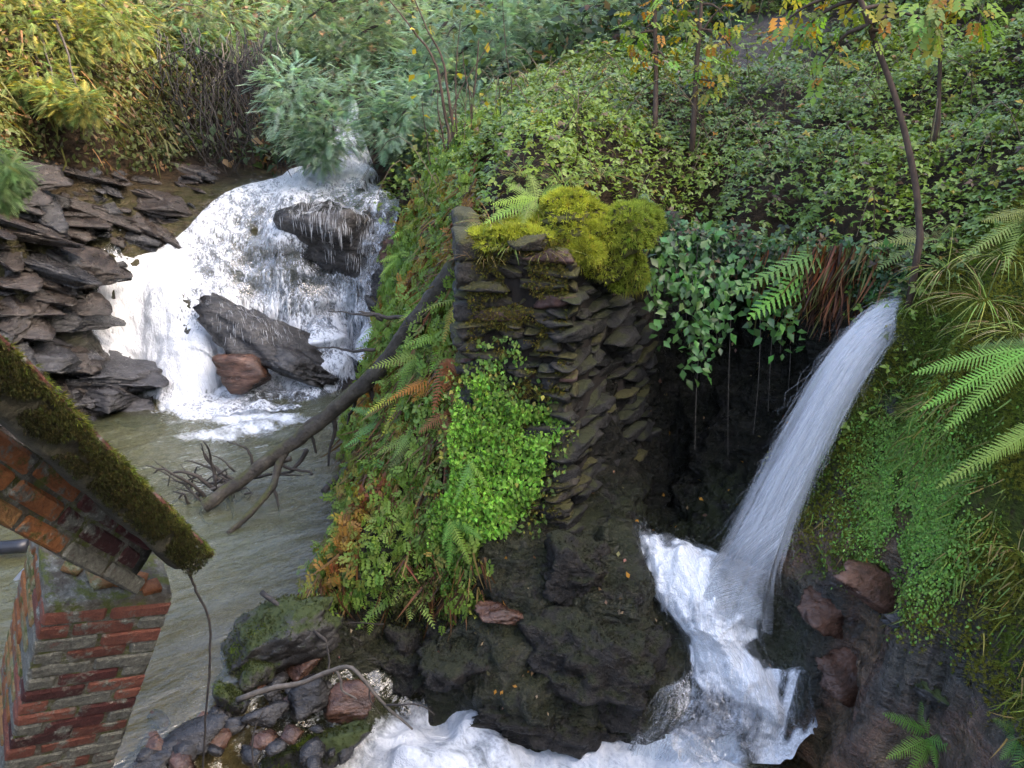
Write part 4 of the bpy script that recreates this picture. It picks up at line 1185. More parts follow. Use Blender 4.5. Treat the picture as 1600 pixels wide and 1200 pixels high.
while cnt < 290:
    px, py = rng.uniform(-60, 330), rng.uniform(235, 665)
    lim_r = np.interp(py, [235, 300, 380, 470, 520, 600, 665], [450, 372, 225, 108, 100, 190, 230])
    lim_t = np.interp(px, [-60, 100, 200, 300, 420], [250, 255, 265, 245, 240])
    if px > lim_r - 8 or py < lim_t:
        continue
    # walk along the pixel's ray until it meets the ground
    d = ray(px, py); tt_ = np.linspace(8.5, 17, 120); pp = CAM + d * tt_[:, None]
    hh = H(pp[:, 0], pp[:, 1]) - pp[:, 2]
    i_ = np.argmax(hh > 0)
    if hh[i_] <= 0:
        continue
    c = pp[i_]
    if c[2] < -.02:
        continue
    big = rng.uniform() < .22
    s = rng.uniform(.38, .7) if big else rng.uniform(.11, .26)
    wetp = sstep(1.5, .6, np.array([c[2] - .25 * (c[0] + 5)]))[0]
    mi = 2 if rng.uniform() < wetp * .9 else (0 if rng.uniform() < .62 else 1)
    o = bpy.data.objects.new('rock_slab', slab_meshes[(int(rng.integers(6)), mi)])
    COL.objects.link(o); o.parent = ground
    o.location = c + np.array([0, .30 * s, -.14 * s]); o.scale = (s * rng.uniform(.85, 1.25), s, s * rng.uniform(.6, 1.6))
    o.rotation_euler = (.10 + rng.normal(0, .2), .34 + rng.normal(0, .13), rng.normal(.1, .4))
    cnt += 1

# ------------------------------------------------------------------ the fallen tree and dead wood
M_BARK = rock_mat('damp_bark', (.018, .014, .010), (.05, .04, .027), (.10, .085, .06), rough=(.6, .9), scale=7, moss=.25, moss_col=(.05, .05, .014), bump=.8)
M_DEAD = plain_mat('dead_wood', (.012, .010, .009), (.055, .045, .036), 24, .75, .5)
M_GREYWOOD = plain_mat('grey_dead_wood', (.05, .043, .035), (.13, .11, .09), 24, .75, .5)
def limb(pix, n=24):
    return spline([P(*q) for q in pix], n)
log = thing('fallen_tree', 'fallen bare tree trunk slanting from the bank into the pool', 'fallen tree', P(330, 780, 7.62))
LO = np.array(log.location)
def part_limb(name, pix, r0, r1, mat, sides=8, n=24, root=log, off=None, wig=.01):
    pts = limb(pix, n)
    pts = pts + wig * np.stack([fbm(pts * 5 + k * 9, 3) for k in range(3)], 1)
    mb = MB(); mb.add(*tube(pts, np.linspace(r0, r1, n) * (1 + .08 * fbm(pts * 6, 2)), sides, True, .05))
    return mb.build(name, mat, root, smooth=sides > 5, offset=LO if off is None else off)
trunk = part_limb('trunk', [(712, 418, 6.75), (652, 500, 7.0), (592, 578, 7.3), (520, 643, 7.55), (450, 697, 7.55), (385, 745, 7.42), (318, 792, 7.2)], .088, .06, M_BARK, 14, 60, wig=.012)
part_limb('branch', [(530, 636, 7.55), (478, 668, 7.6), (440, 718, 7.5), (425, 760, 7.25), (395, 798, 7.05), (355, 834, 6.85)], .05, .026, M_BARK, 10, 36)
part_limb('branch', [(520, 648, 7.84), (524, 672, 7.83), (516, 700, 7.81), (512, 728, 7.80)], .028, .010, M_DEAD, 6, 14)
part_limb('branch', [(484, 676, 7.80), (490, 692, 7.79), (494, 708, 7.78)], .022, .010, M_DEAD, 6, 10)
part_limb('branch', [(455, 715, 7.76), (420, 728, 7.74), (385, 745, 7.71), (330, 765, 7.60)], .03, .016, M_GREYWOOD, 6, 18)
part_limb('branch', [(575, 600, 7.50), (582, 620, 7.50), (588, 634, 7.50)], .035, .012, M_DEAD, 6, 8)
part_limb('branch', [(428, 765, 7.45), (434, 785, 7.40), (437, 806, 7.35)], .020, .008, M_DEAD, 5, 10)
tw = [[(370, 752, 7.72), (345, 735, 7.72), (320, 715, 7.71), (312, 692, 7.71)], [(365, 757, 7.72), (335, 728, 7.72), (310, 698, 7.72)], [(360, 762, 7.71), (325, 730, 7.71), (288, 720, 7.71)], [(350, 768, 7.70), (300, 742, 7.60), (270, 738, 7.60), (262, 760, 7.60)],
      [(385, 745, 7.73), (430, 742, 7.72), (470, 745, 7.71)], [(345, 770, 7.70), (310, 775, 7.60), (275, 762, 7.50)], [(340, 772, 7.60), (320, 790, 7.50), (300, 770, 7.50), (285, 752, 7.50)], [(400, 735, 7.74), (385, 705, 7.74), (358, 688, 7.74)],
      [(480, 705, 7.76), (455, 735, 7.74), (420, 742, 7.71)], [(330, 782, 7.60), (315, 805, 7.50), (332, 822, 7.30)], [(350, 770, 7.60), (360, 800, 7.40), (362, 812, 7.30)], [(440, 725, 7.72), (465, 735, 7.71), (490, 742, 7.70), (480, 744, 7.70)],
      [(310, 770, 7.60), (298, 790, 7.50), (290, 775, 7.40), (270, 770, 7.40)], [(340, 760, 7.70), (330, 720, 7.70), (326, 700, 7.60), (318, 690, 7.60)], [(325, 785, 7.60), (305, 760, 7.50), (255, 735, 7.40), (240, 738, 7.40)],
      [(560, 615, 7.50), (545, 650, 7.84), (543, 665, 7.83)], [(590, 548, 7.50), (560, 548, 7.50), (520, 545, 7.89), (490, 538, 7.89)], [(640, 495, 7.50), (590, 492, 7.50), (560, 492, 7.50), (512, 486, 7.89)], [(600, 500, 7.50), (575, 490, 7.50), (562, 488, 7.50)]]
for t_ in tw:
    part_limb('twig', t_, rng.uniform(.018, .028), .006, M_DEAD, 5, 16, root=trunk, off=LO, wig=.03)
for k in range(34):
    b_ = np.array([rng.uniform(285, 385), rng.uniform(735, 790)]); a_ = rng.uniform(0, 6.28); l_ = rng.uniform(22, 60)
    y_ = rng.uniform(7.4, 7.9)
    e_ = b_ + l_ * np.array([math.cos(a_) - .5, .55 * math.sin(a_) - .1]); m_ = (b_ + e_) / 2 + rng.normal(0, 7, 2)
    part_limb('twig', [(b_[0], b_[1], y_), (m_[0], m_[1], y_), (e_[0], e_[1], y_ - .05)], .013, .004, M_DEAD, 4, 8, root=trunk, off=LO, wig=.02)
o = part_limb('sunken_branch', [(602, 660, 8.3), (565, 705, 8.0), (530, 745, 7.75), (505, 768, 7.5)], .045, .035, M_DEAD, 8, 16, root=None, off=np.zeros(3))
tag(o, 'dark sunken branch slanting into the pool under the ferns', 'branch')
o = part_limb('stick', [(408, 926, 5.25), (450, 955, 5.1), (490, 985, 4.95), (510, 1002, 4.88)], .020, .012, M_DEAD, 8, 14, root=None, off=np.zeros(3), wig=.006)
tag(o, 'straight dark stick propped on the large mossy boulder', 'stick')
db = thing('dead_branch', 'forked dead branch lying over the stones at the outlet', 'branch', P(375, 1092, 4.55)); DBO = np.array(db.location)
for (pix, r0, r1) in [([(372, 1094, 4.52), (420, 1076, 4.52), (470, 1068, 4.52), (510, 1050, 4.52), (545, 1042, 4.49), (575, 1068, 4.42), (600, 1100, 4.37), (625, 1122, 4.32), (645, 1140, 4.27)], .022, .007),
                      ([(602, 1102, 4.37), (630, 1100, 4.32), (660, 1103, 4.29), (680, 1116, 4.27)], .008, .004), ([(525, 1046, 4.51), (532, 1062, 4.47), (535, 1080, 4.45), (556, 1094, 4.42)], .012, .006),
                      ([(578, 1070, 4.42), (580, 1095, 4.39), (600, 1122, 4.37)], .006, .003), ([(512, 1050, 4.52), (514, 1025, 4.57), (510, 1000, 4.62)], .008, .004)]:
    part_limb('limb', pix, r0, r1, M_GREYWOOD if r0 > .01 else M_DEAD, 7, 26, root=db, off=DBO, wig=.008)
for k, (pix, lab) in enumerate([([(490, 985, 5.25), (540, 975, 5.3), (600, 975, 5.3)], 'thin dead stick crossing the rock under the hanging plants'), ([(455, 955, 5.5), (500, 968, 5.4), (560, 1000, 5.2)], 'thin twig lying behind the straight dark stick'),
                                ([(395, 1200, 4.0), (398, 1150, 4.1), (412, 1110, 4.15)], 'upright thin twig in the outlet stream')]):
    o = part_limb('twig', pix, .007, .004, M_DEAD, 5, 14, root=None, off=np.zeros(3), wig=.01); tag(o, lab, 'twig')

# loose stones in the shallow outlet
for k in range(46):
    a = rng.uniform(225, 600); b = rng.uniform(1055, 1190)
    q = PZ(a, b, -.03)
    if a < 330 and b < 1110:
        continue
    s = rng.uniform(.035, .10)
    rock('outlet_stone', 'small %s wet stone among the loose stones at the pool outlet' % ['dark', 'dark', 'brown'][k % 3], (q[0], q[1], -.04 - .35 * sstep(480, 620, a) - .02), (s * 1.3, s, s * .7), (rng.normal(0, .2), rng.normal(0, .2), rng.uniform(0, 3)), 300 + k, [M_ROCK_DARK, M_ROCK_DARK, M_ROCK_BROWN][k % 3], sub=2, group='loose stones at the outlet')

# ------------------------------------------------------------------ plants: templates
def leaf_t(w=.62, fold=.10, droop=.12):
    v = np.array([[0, 0, 0], [-w / 2, .42, fold], [0, 1, -droop], [w / 2, .42, fold], [0, .45, .0]])
    return v, np.array([[0, 4, 1], [1, 4, 2], [0, 3, 4], [4, 3, 2]])
def compose(parts):
    V = []; F = []; n_ = 0
    for v, f, R_, t_, s_ in parts:
        V.append((v * s_) @ np.asarray(R_).T + np.asarray(t_)); F.append(f + n_); n_ += len(v)
    return np.concatenate(V), np.concatenate(F)
Rz = lambda a: rot_xyz(0, 0, a)
LV, LF = leaf_t()
TRI_V, TRI_F = compose([(LV, LF, rot_xyz(-.15, 0, 0), (0, .25, 0), .8), (LV, LF, rot_xyz(-.1, 0, 1.25), (-.03, .22, 0), .62), (LV, LF, rot_xyz(-.1, 0, -1.25), (.03, .22, 0), .62)])
PAIR_V, PAIR_F = compose([(LV, LF, Rz(.95 * s), (.02 * -s, .14 + .24 * k, 0), .42) for k in range(3) for s in (-1, 1)] + [(LV, LF, np.eye(3), (0, .82, 0), .4)])
def feather(npair=12, ll=.36, w=.026, droop=.18):
    """soft bipinnate leaf: thin leaflets along a drooping rib"""
    V = []; F = []
    t = np.linspace(.1, 1, npair)
    for k in range(npair):
        c = np.array([0, t[k], -droop * t[k] ** 2]); l_ = ll * math.sin(math.pi * (.18 + .72 * t[k]))
        for s in (-1, 1):
            d = np.array([s * .85, .52, -.18 - .15 * t[k]]); d /= np.linalg.norm(d)
            b = len(V); V += [c - np.array([0, w, 0]), c + np.array([0, w, 0]), c + d * l_]; F.append([b, b + 1, b + 2])
    b = len(V); V += [np.array([-.008, 0, 0]), np.array([.008, 0, 0]), np.array([0, 1, -droop])]; F.append([b, b + 1, b + 2])
    return np.array(V, float), np.array(F)
FEA_V, FEA_F = feather()
def frond(length, width, pairs=22, droop=.3, pinn=7, curl=0.0, taper=.55):
    """fern frond along +y: pinnae with toothed edges; returns verts, faces"""
    V = []; F = []
    t = np.linspace(.1, .99, pairs)
    rib = lambda q: np.array([curl * q * q, q * length, -droop * length * q * q])
    for k in range(pairs):
        q = t[k]; c = rib(q)
        l_ = width * (min(1, (q - .02) / .22) ** .7) * (1 - q) ** taper * 1.25 * rng.uniform(.9, 1.1)
        for s in (-1, 1):
            d = norm(np.array([s, .30 + .25 * q, -.10 - .25 * rng.uniform()]))
            e = norm(np.array([-s * .28, 1, -droop])) * (length / pairs) * .40
            b = len(V)
            m_ = pinn
            for j in range(m_ + 1):
                f_ = j / m_
                wv = (1 - f_) ** .6 * (1.0 if j % 2 == 0 else .55)
                pc = c + d * l_ * f_ + np.array([0, 0, -.12 * l_ * f_ * f_])
                V += [pc - e * wv, pc + e * wv]
            for j in range(m_):
                F.append([b + 2 * j, b + 2 * j + 1, b + 2 * j + 3, b + 2 * j + 2])
    b = len(V)
    w_ = .006 * length + .0012
    ts = np.linspace(0, 1, 9)
    for q in ts:
        c = rib(q); V += [c - np.array([w_ * (1 - .7 * q), 0, -.001]), c + np.array([w_ * (1 - .7 * q), 0, .001])]
    for j in range(8):
        F.append([b + 2 * j, b + 2 * j + 1, b + 2 * j + 3, b + 2 * j + 2])
    return np.array(V, float), np.array(F)
def blade_t(droop=.5, w=.035, seg=4):
    V = []; F = []
    for k in range(seg + 1):
        t = k / seg
        c = np.array([0, droop * t ** 1.6, t * (1 - .35 * droop * t)]); ww = w * (1 - t) ** .7 + .002
        V += [c - np.array([ww, 0, 0]), c + np.array([ww, 0, 0])]
    for k in range(seg):
        F.append([2 * k, 2 * k + 1, 2 * k + 3, 2 * k + 2])
    return np.array(V), np.array(F)
BL_V, BL_F = blade_t(.7, .013)
HANG_V, HANG_F = blade_t(.25, .03)

M_BRAMBLE = leaf_mat('bramble_leaf', rough=.36, spec=.38, trans=.32)
M_SOFTLEAF = leaf_mat('soft_leaf', rough=.55, spec=.3, trans=.42)
M_FEATHER = leaf_mat('feathery_leaf', rough=.6, spec=.25, trans=.45)
M_IVY = leaf_mat('glossy_ivy_leaf', rough=.34, spec=.42, trans=.25)
M_FERN = leaf_mat('fern_frond', rough=.5, spec=.35, trans=.42)
M_GRASS = leaf_mat('grass_blade', rough=.5, spec=.3, trans=.4)
M_BARK_BROWN = plain_mat('brown_bark', (.035, .022, .015), (.09, .058, .04), 30, .85, .5, (1, 1, .3))
M_BARK_DARK = plain_mat('dark_bark', (.014, .011, .010), (.045, .036, .03), 30, .85, .5, (1, 1, .3))

def vary(k, base, v=.3, hue=.12, alt=None, palt=0.0):
    c = np.asarray(base)[None] * (1 + v * rng.normal(size=(k, 1))).clip(.3, 2.2) * (1 + hue * rng.normal(size=(k, 3))).clip(.5, 1.5)
    if alt is not None and palt > 0:
        s = rng.uniform(size=k) < palt
        al = np.asarray(alt)
        c[s] = al[rng.integers(len(al), size=s.sum())] * (1 + .2 * rng.normal(size=(s.sum(), 1))).clip(.5, 1.6)
    return np.clip(c, .002, .9)
YELLOW = [(.42, .30, .03), (.34, .30, .04), (.38, .17, .02)]
DRY = [(.12, .07, .036), (.08, .046, .028), (.17, .115, .06)]

# ------------------------------------------------------------------ bramble over the hillside
def plan_points(k, x0, x1, y0, y1, dens):
    x = rng.uniform(x0, x1, k); y = rng.uniform(y0, y1, k)
    z = H(x, y)
    p = np.stack([x, y, z], 1)
    qx, qy, qd = project(p)
    ok = (qx > -120) & (qx < 1750) & (qy > -160) & (qy < 1330) & (rng.uniform(size=k) < dens(p, qx, qy))
    return p[ok]
def d_hill(p, qx, qy):
    x, y, z = p[:, 0], p[:, 1], p[:, 2]
    d = sstep(-2.1, -1.4, x) * sstep(1.0, 1.7, z) * sstep(17, 14, y)
    d *= 1 - np.clip(zone_recess(p) + zone_front(p), 0, 1)
    d *= 1 - .93 * np.clip(np.exp(-(((x - 3.4) / .75) ** 2 + ((y - 12.6) / 1.3) ** 2)) * 1.6, 0, 1)
    d *= 1 - sstep(1.8, 2.2, x) * sstep(5.9, 5.3, y)                       # the mossy mossy bank has its own cover
    ruin_area = (x > -.35) & (x < .75) & (y > 5.5) & (y < 6.5)
    d *= np.where(ruin_area, .0, 1)
    d *= .5 + .5 * sstep(-.42, -.08, fbm(p * np.array([1.5, 1.5, 0]) + 21, 3))
    return d * np.clip((7.0 / np.maximum(y, 4)) ** .8, .25, 1)
p = plan_points(150000, -2.2, 9, 5.0, 17, d_hill)
mound = .22 + .32 * fbm(p * np.array([1.1, 1.1, 0]) + 3, 3) + .14 * perlin(p * 3)
lay = rng.beta(2.2, 1.0, len(p))
edge_hang = sstep(3.3, 2.6, p[:, 2]) * sstep(8.2, 7.6, p[:, 1])
hgt = np.clip(mound, .04, .6) * lay
p[:, 2] += hgt
p += Hn(p[:, 0], p[:, 1]) * .05
k = len(p)
dark = sstep(.1, .75, lay)[:, None]
patch = sstep(-.35, .45, perlin(p * np.array([.55, .55, .55]) + 11))[:, None]
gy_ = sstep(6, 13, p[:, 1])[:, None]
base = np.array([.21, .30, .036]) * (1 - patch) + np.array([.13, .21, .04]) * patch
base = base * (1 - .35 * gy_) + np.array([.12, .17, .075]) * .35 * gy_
col = vary(k, (1, 1, 1), .35, .10) * base
s_ = rng.uniform(size=k)
col[s_ < .02] = np.array(YELLOW)[rng.integers(3, size=(s_ < .02).sum())] * .8
col[(s_ > .955)] = np.array(DRY)[rng.integers(3, size=(s_ > .955).sum())]
size = rng.uniform(.035, .085, k) * (1 + .03 * (p[:, 1] - 6))
up = norm(np.array([0, -.18, 1.0]) + .25 * Hn(p[:, 0], p[:, 1]))
far = p[:, 1] > 10.5
mb = MB()
R_ = rand_rot(k, .55, up)
scatter(mb, TRI_V, TRI_F, p[~far], R_[~far], size[~far], np.clip(col[~far], .002, .9))
scatter(mb, LV, LF, p[far], R_[far], size[far] * 1.35, np.clip(col[far], .002, .9))
o = mb.build('bramble_cover', M_BRAMBLE); o['kind'] = 'stuff'; o['label'] = 'dense green bramble leaves covering the hillside above the wall'; o['category'] = 'bramble'
# arching bare bramble canes and stalks through it
mb = MB()
pc = plan_points(900, -1.6, 7, 6.3, 13, lambda p, a, b: np.where((p[:, 2] > 2.4), .5, 0))
for q in pc[:170]:
    a_ = rng.uniform(0, 6.28); l_ = rng.uniform(.4, 1.2)
    e = q + np.array([math.cos(a_) * l_, math.sin(a_) * l_ * .7, .1]); mid = (q + e) / 2 + np.array([0, 0, .35 * l_ + .2])
    mb.add(*tube(spline([q, mid, e], 9), np.linspace(.006, .002, 9), 4, False))
o = mb.build('bramble_canes', plain_mat('cane', (.05, .035, .02), (.13, .10, .05), 20)); o['kind'] = 'stuff'; o['label'] = 'arching brown bramble canes among the hillside leaves'; o['category'] = 'bramble'

# undergrowth on the far slopes behind the falls and on the left bank
def d_far(p, qx, qy):
    x, y, z = p[:, 0], p[:, 1], p[:, 2]
    d = np.where(y > 13.2, 1.0, 0) * sstep(45, 25, y)
    d *= 1 - sstep(.9, .4, np.abs(x - np.interp(y, [13, 15.8, 20], [-2.9, -3.0, -3.2]))) * sstep(19, 17, y)
    dk = np.exp(-((qx - 350) / 85) ** 2 - ((qy - 185) / 110) ** 2)
    return d * (1 - .9 * np.clip(dk * 1.4, 0, 1)) * np.clip((14.0 / np.maximum(y, 4)) ** .5, .25, 1)
p = plan_points(95000, -14, 12, 13, 32, d_far)
k = len(p)
p[:, 2] += rng.beta(1.6, 1.3, k) * (.35 + .5 * np.clip(fbm(p * .6, 3) + .4, 0, 1.4)) * (1 + .06 * (p[:, 1] - 13))
left = sstep(-4.2, -6.2, p[:, 0])[:, None]
base = np.array([.05, .085, .045]) * (1 - left) + np.array([.075, .088, .030]) * left
col = np.clip(vary(k, (1, 1, 1), .4, .14, None) * base, .002, .9)
s_ = rng.uniform(size=k); dr = s_ < .14
col[dr] = np.array(DRY)[rng.integers(3, size=dr.sum())]
mb = MB(); scatter(mb, LV, LF, p, rand_rot(k, .9, norm(np.array([0, -.4, 1.0]) + np.zeros((k, 3)))), rng.uniform(.10, .22, k) * (1 + .03 * (p[:, 1] - 13)), col)
o = mb.build('far_undergrowth', M_SOFTLEAF); o['kind'] = 'stuff'; o['label'] = 'tangled undergrowth on the slopes behind the waterfall'; o['category'] = 'undergrowth'
def d_left(p, qx, qy):
    x, y, z = p[:, 0], p[:, 1], p[:, 2]
    lim = np.interp(qx, [-120, 0, 100, 200, 300, 420], [250, 250, 262, 262, 245, 235])
    return np.where((x < -2.9) & (y > 9) & (y < 15), 1, 0) * sstep(18, -18, qy - lim + 22 * perlin(p * 1.3)) * (1 - .9 * np.exp(-((qx - 355) / 85) ** 2 - ((qy - 200) / 100) ** 2))
p = plan_points(60000, -11, -3, 9, 15, d_left); k = len(p)
pn = Hn(p[:, 0], p[:, 1])
p += pn * (rng.beta(1.3, 1.6, k) * .30)[:, None]
right = sstep(-5.8, -4.4, p[:, 0])[:, None]
base = np.array([.085, .105, .030]) * (1 - right) + np.array([.04, .062, .03]) * right
col = np.clip(vary(k, (1, 1, 1), .45, .12) * base, .002, .9)
s_ = rng.uniform(size=k); dr = s_ < .13
col[dr] = np.array(DRY + [(.15, .085, .035)])[rng.integers(4, size=dr.sum())]
gr = rng.uniform(size=k) < .16
mb = MB()
scatter(mb, LV, LF, p[~gr], rand_rot((~gr).sum(), .9, pn[~gr] + np.array([0, -.3, .4])), rng.uniform(.05, .11, (~gr).sum()), col[~gr])
dn_ = norm(pn[gr] * .55 + np.array([0, 0, -.75]))
scatter(mb, HANG_V, HANG_F, p[gr] + np.array([0, 0, .15]), rand_rot(gr.sum(), .35, dn_), rng.uniform(.18, .45, gr.sum()), col[gr] * np.array([1.25, 1.0, .8]))
o = mb.build('left_bank_undergrowth', M_SOFTLEAF); o['kind'] = 'stuff'; o['label'] = 'hanging grass, ivy and dead fern over the slate bank'; o['category'] = 'undergrowth'

# ------------------------------------------------------------------ trees
def add_leaves(mb, centers, radii, per, tv, tf, size, colf, droop=.5, squash=.8):
    for c, r in zip(centers, radii):
        d = norm(rng.normal(size=(per, 3))); rr = r * rng.uniform(.25, 1.0, per) ** .6
        loc = c + d * rr[:, None] * np.array([1, 1, squash])
        yv = norm(d * np.array([1, 1, .4]) + np.array([0, -.15, -droop]) + rng.normal(0, .35, (per, 3)))
        zv = norm(np.array([0, 0, 1.0]) - yv * yv[:, 2:3] + rng.normal(0, .2, (per, 3)) * .5); zv = norm(zv - yv * np.sum(zv * yv, 1)[:, None])
        R_ = np.stack([np.cross(yv, zv), yv, zv], 2)
        scatter(mb, tv, tf, loc, R_, size * rng.uniform(.6, 1.4, per), colf(per, loc))
def tree(name, label, cat, trunk_pix, r0, r1, clusters, mat_leaf_, tv, tf, size, per, colf, bark=M_BARK_DARK, group=None, droop=.5, extra=(), base_on_ground=True):
    pts = limb(trunk_pix, 30)
    if base_on_ground:
        b = pts[0].copy(); b[2] = min(H(np.array([b[0]]), np.array([b[1]]))[0] - .1, b[2]); pts = np.concatenate([[b], pts])
    t = thing(name, label, cat, pts[0], group); off = np.array(t.location)
    mb = MB(); mb.add(*tube(pts, np.linspace(r0, r1, len(pts)), 8, True, .05)); tr_ = mb.build('trunk', bark, t, smooth=True, offset=off)
    cc = np.array([P(*c[:3]) for c in clusters]); rr = np.array([c[3] for c in clusters])
    for c in cc:
        i = int(np.argmin(np.linalg.norm(pts - c, axis=1) + np.linspace(.3, 0, len(pts)) * 2)); i = min(i, len(pts) - 2)
        a = pts[i]; m_ = (a + c) / 2 + np.array([0, 0, .12 * np.linalg.norm(c - a)])
        l_ = spline([a, m_, c], 12); l_ = l_ + .03 * np.stack([fbm(l_ * 3 + q, 2) for q in (1, 5, 9)], 1)
        mb = MB(); mb.add(*tube(l_, np.linspace(max(r1, r0 * .45), .006, 12), 6, False)); mb.build('branch', bark, tr_, smooth=True, offset=off)
    for e in extra:
        l_ = limb(e, 16); mb = MB(); mb.add(*tube(l_, np.linspace(r0 * .5, .006, 16), 6, False)); mb.build('branch', bark, tr_, smooth=True, offset=off)
    mb = MB(); add_leaves(mb, cc, rr, per, tv, tf, size, colf, droop)
    cr = mb.build('crown', mat_leaf_, t, offset=off)
    return t
GREEN_BLUE = lambda k, loc: vary(k, (.21, .31, .225), .25, .08)
GREEN_SOFT = lambda k, loc: vary(k, (.19, .27, .175), .25, .08)
GOLD = lambda k, loc: vary(k, (.125, .17, .055), .3, .10, [(.26, .23, .05)], .3)  # gold share paints sunlit tips into the leaf colour
MIX_L = lambda k, loc: vary(k, (.10, .155, .085), .3, .10, [(.2, .2, .06)], .12)
G1 = 'feathery trees above the waterfall'
tree('acacia_tree', 'feathery blue-green tree arching over the top of the waterfall', 'tree', [(760, 330, 12.3), (700, 270, 12.4), (640, 215, 12.5), (570, 165, 12.6), (510, 150, 12.6)], .05, .02,
     [(470, 175, 12.5, .62), (520, 205, 12.3, .5), (450, 135, 12.7, .5), (560, 150, 12.6, .55), (610, 190, 12.4, .55), (650, 160, 12.6, .5), (480, 215, 12.4, .42), (500, 240, 12.3, .3)], M_FEATHER, FEA_V, FEA_F, .17, 440, GREEN_BLUE, group=G1, droop=.12)
tree('acacia_tree', 'pale green feathery tree behind the arching one, beside the bare stems', 'tree', [(690, 250, 15.5), (660, 150, 15.8), (610, 60, 16), (560, -20, 16)], .07, .03,
     [(480, 30, 16, .85), (440, 75, 15.7, .6), (540, 60, 16, .8), (600, 20, 16.2, .9), (520, 110, 15.6, .6), (620, 90, 15.8, .8), (570, -30, 16.3, .9), (470, -30, 16.3, .9), (660, 40, 16, .8)], M_FEATHER, FEA_V, FEA_F, .21, 420, GREEN_SOFT, group=G1, droop=.05)
tree('acacia_tree', 'blue-green feathery tree behind the clump of bare stems', 'tree', [(840, 170, 13.8), (800, 120, 14), (740, 70, 14.2), (690, 20, 14.3)], .07, .03,
     [(700, 60, 14.2, .75), (760, 30, 14.4, .8), (720, 130, 13.8, .6), (660, 110, 14, .6), (780, 110, 13.9, .65), (680, 200, 13.2, .55), (740, 190, 13.3, .5), (640, 235, 12.9, .4), (800, 50, 14.2, .7)], M_FEATHER, FEA_V, FEA_F, .19, 420, GREEN_BLUE, group=G1, droop=.05)
tree('acacia_tree', 'bluish feathery tree on the slope beside the hillside brambles', 'tree', [(900, 190, 14.5), (880, 100, 14.8), (855, 0, 15), (850, -60, 15)], .06, .03,
     [(860, 60, 14.6, .8), (920, 40, 14.8, .85), (830, 120, 14.2, .6), (900, 120, 14.2, .65), (950, 90, 14.5, .7), (980, 20, 15, .8), (890, -20, 15, .9), (820, 10, 14.8, .7), (960, 140, 14, .45)], M_FEATHER, FEA_V, FEA_F, .19, 400, GREEN_BLUE, group=G1, droop=.05)
tree('acacia_tree', 'feathery tree with sunlit yellow leaf tips over the slate bank', 'tree', [(-60, 230, 11.5), (-20, 120, 11.8), (60, 40, 12), (130, -20, 12.2)], .06, .025,
     [(40, 40, 11.8, .55), (110, 60, 12, .45), (60, 120, 11.3, .40), (130, 165, 11.0, .26), (20, 150, 11.2, .35), (90, 155, 11.0, .28), (190, 40, 12.2, .5), (150, 10, 12.3, .5), (-20, 60, 11.6, .5), (70, -20, 12.2, .6)], M_FEATHER, FEA_V, FEA_F, .15, 340, GOLD, droop=.2)
tree('acacia_tree', 'yellow-tipped feathery tree at the back of the slate bank', 'tree', [(270, 200, 14.6), (260, 120, 14.8), (245, 50, 15), (230, -20, 15.2)], .06, .025,
     [(240, 50, 14.6, .38), (255, 80, 14.3, .28), (320, 60, 14.8, .40), (300, 20, 15, .55), (210, 0, 15, .6), (190, 80, 14.4, .35), (350, 30, 15.2, .5), (345, 70, 14.8, .25)], M_FEATHER, FEA_V, FEA_F, .17, 320, MIX_L, droop=.2)
tree('acacia_tree', 'low green feathery branch hanging over the slate bank rocks', 'tree', [(-160, 260, 8.6), (-90, 235, 8.7), (-40, 235, 8.7), (-5, 250, 8.6)], .03, .012,
     [(-10, 255, 8.6, .26), (15, 270, 8.5, .18), (-40, 240, 8.7, .28), (0, 300, 8.4, .15)], M_FEATHER, FEA_V, FEA_F, .15, 200, lambda k, loc: vary(k, (.10, .16, .06), .25, .08))

# hazel saplings on the hillside
SAP = lambda k, loc: vary(k, (.16, .24, .035), .3, .12, YELLOW, .28)
tree('sapling', 'leaning brown sapling with yellow-green leaves on the hillside above the side fall', 'sapling', [(1438, 372, 5.75), (1432, 300, 5.8), (1418, 225, 5.85), (1395, 140, 5.9), (1365, 60, 5.95), (1338, -20, 6.0)], .026, .018,
     [(1290, 0, 6.2, .3), (1225, 40, 6.3, .24), (1250, 60, 6.3, .26), (1290, 100, 6.2, .14), (1400, 10, 6.0, .26), (1440, 25, 6.0, .2), (1320, 20, 6.1, .2), (1375, 50, 5.9, .16), (1210, 0, 6.4, .3)], M_SOFTLEAF, PAIR_V, PAIR_F, .13, 9, SAP, bark=M_BARK_BROWN, droop=.9)
tree('sapling', 'thin straight sapling beside the leaning one, with drooping leaves', 'sapling', [(1466, 185, 7.3), (1468, 120, 7.3), (1470, 50, 7.3), (1472, -30, 7.4)], .02, .014,
     [(1480, 10, 7.2, .22), (1450, 30, 7.2, .18), (1520, 15, 7.2, .22), (1500, -10, 7.2, .3)], M_SOFTLEAF, PAIR_V, PAIR_F, .16, 9, SAP, bark=M_BARK_BROWN, droop=1.0)
tree('sapling', 'slender dark sapling with small yellow leaves on the crest of the hillside', 'sapling', [(1085, 180, 9.2), (1088, 110, 9.3), (1093, 50, 9.4), (1098, -30, 9.5)], .032, .018,
     [(1120, 60, 9.4, .3), (1070, 50, 9.4, .26), (1100, 100, 9.3, .26), (1130, 20, 9.4, .3), (1060, 10, 9.4, .3), (1110, 130, 9.2, .2), (1150, 80, 9.4, .2)], M_SOFTLEAF, PAIR_V, PAIR_F, .13, 16, SAP, bark=M_BARK_BROWN, droop=.7, extra=[[(1093, 60, 9.4), (1110, 30, 9.4), (1135, 5, 9.4)]])
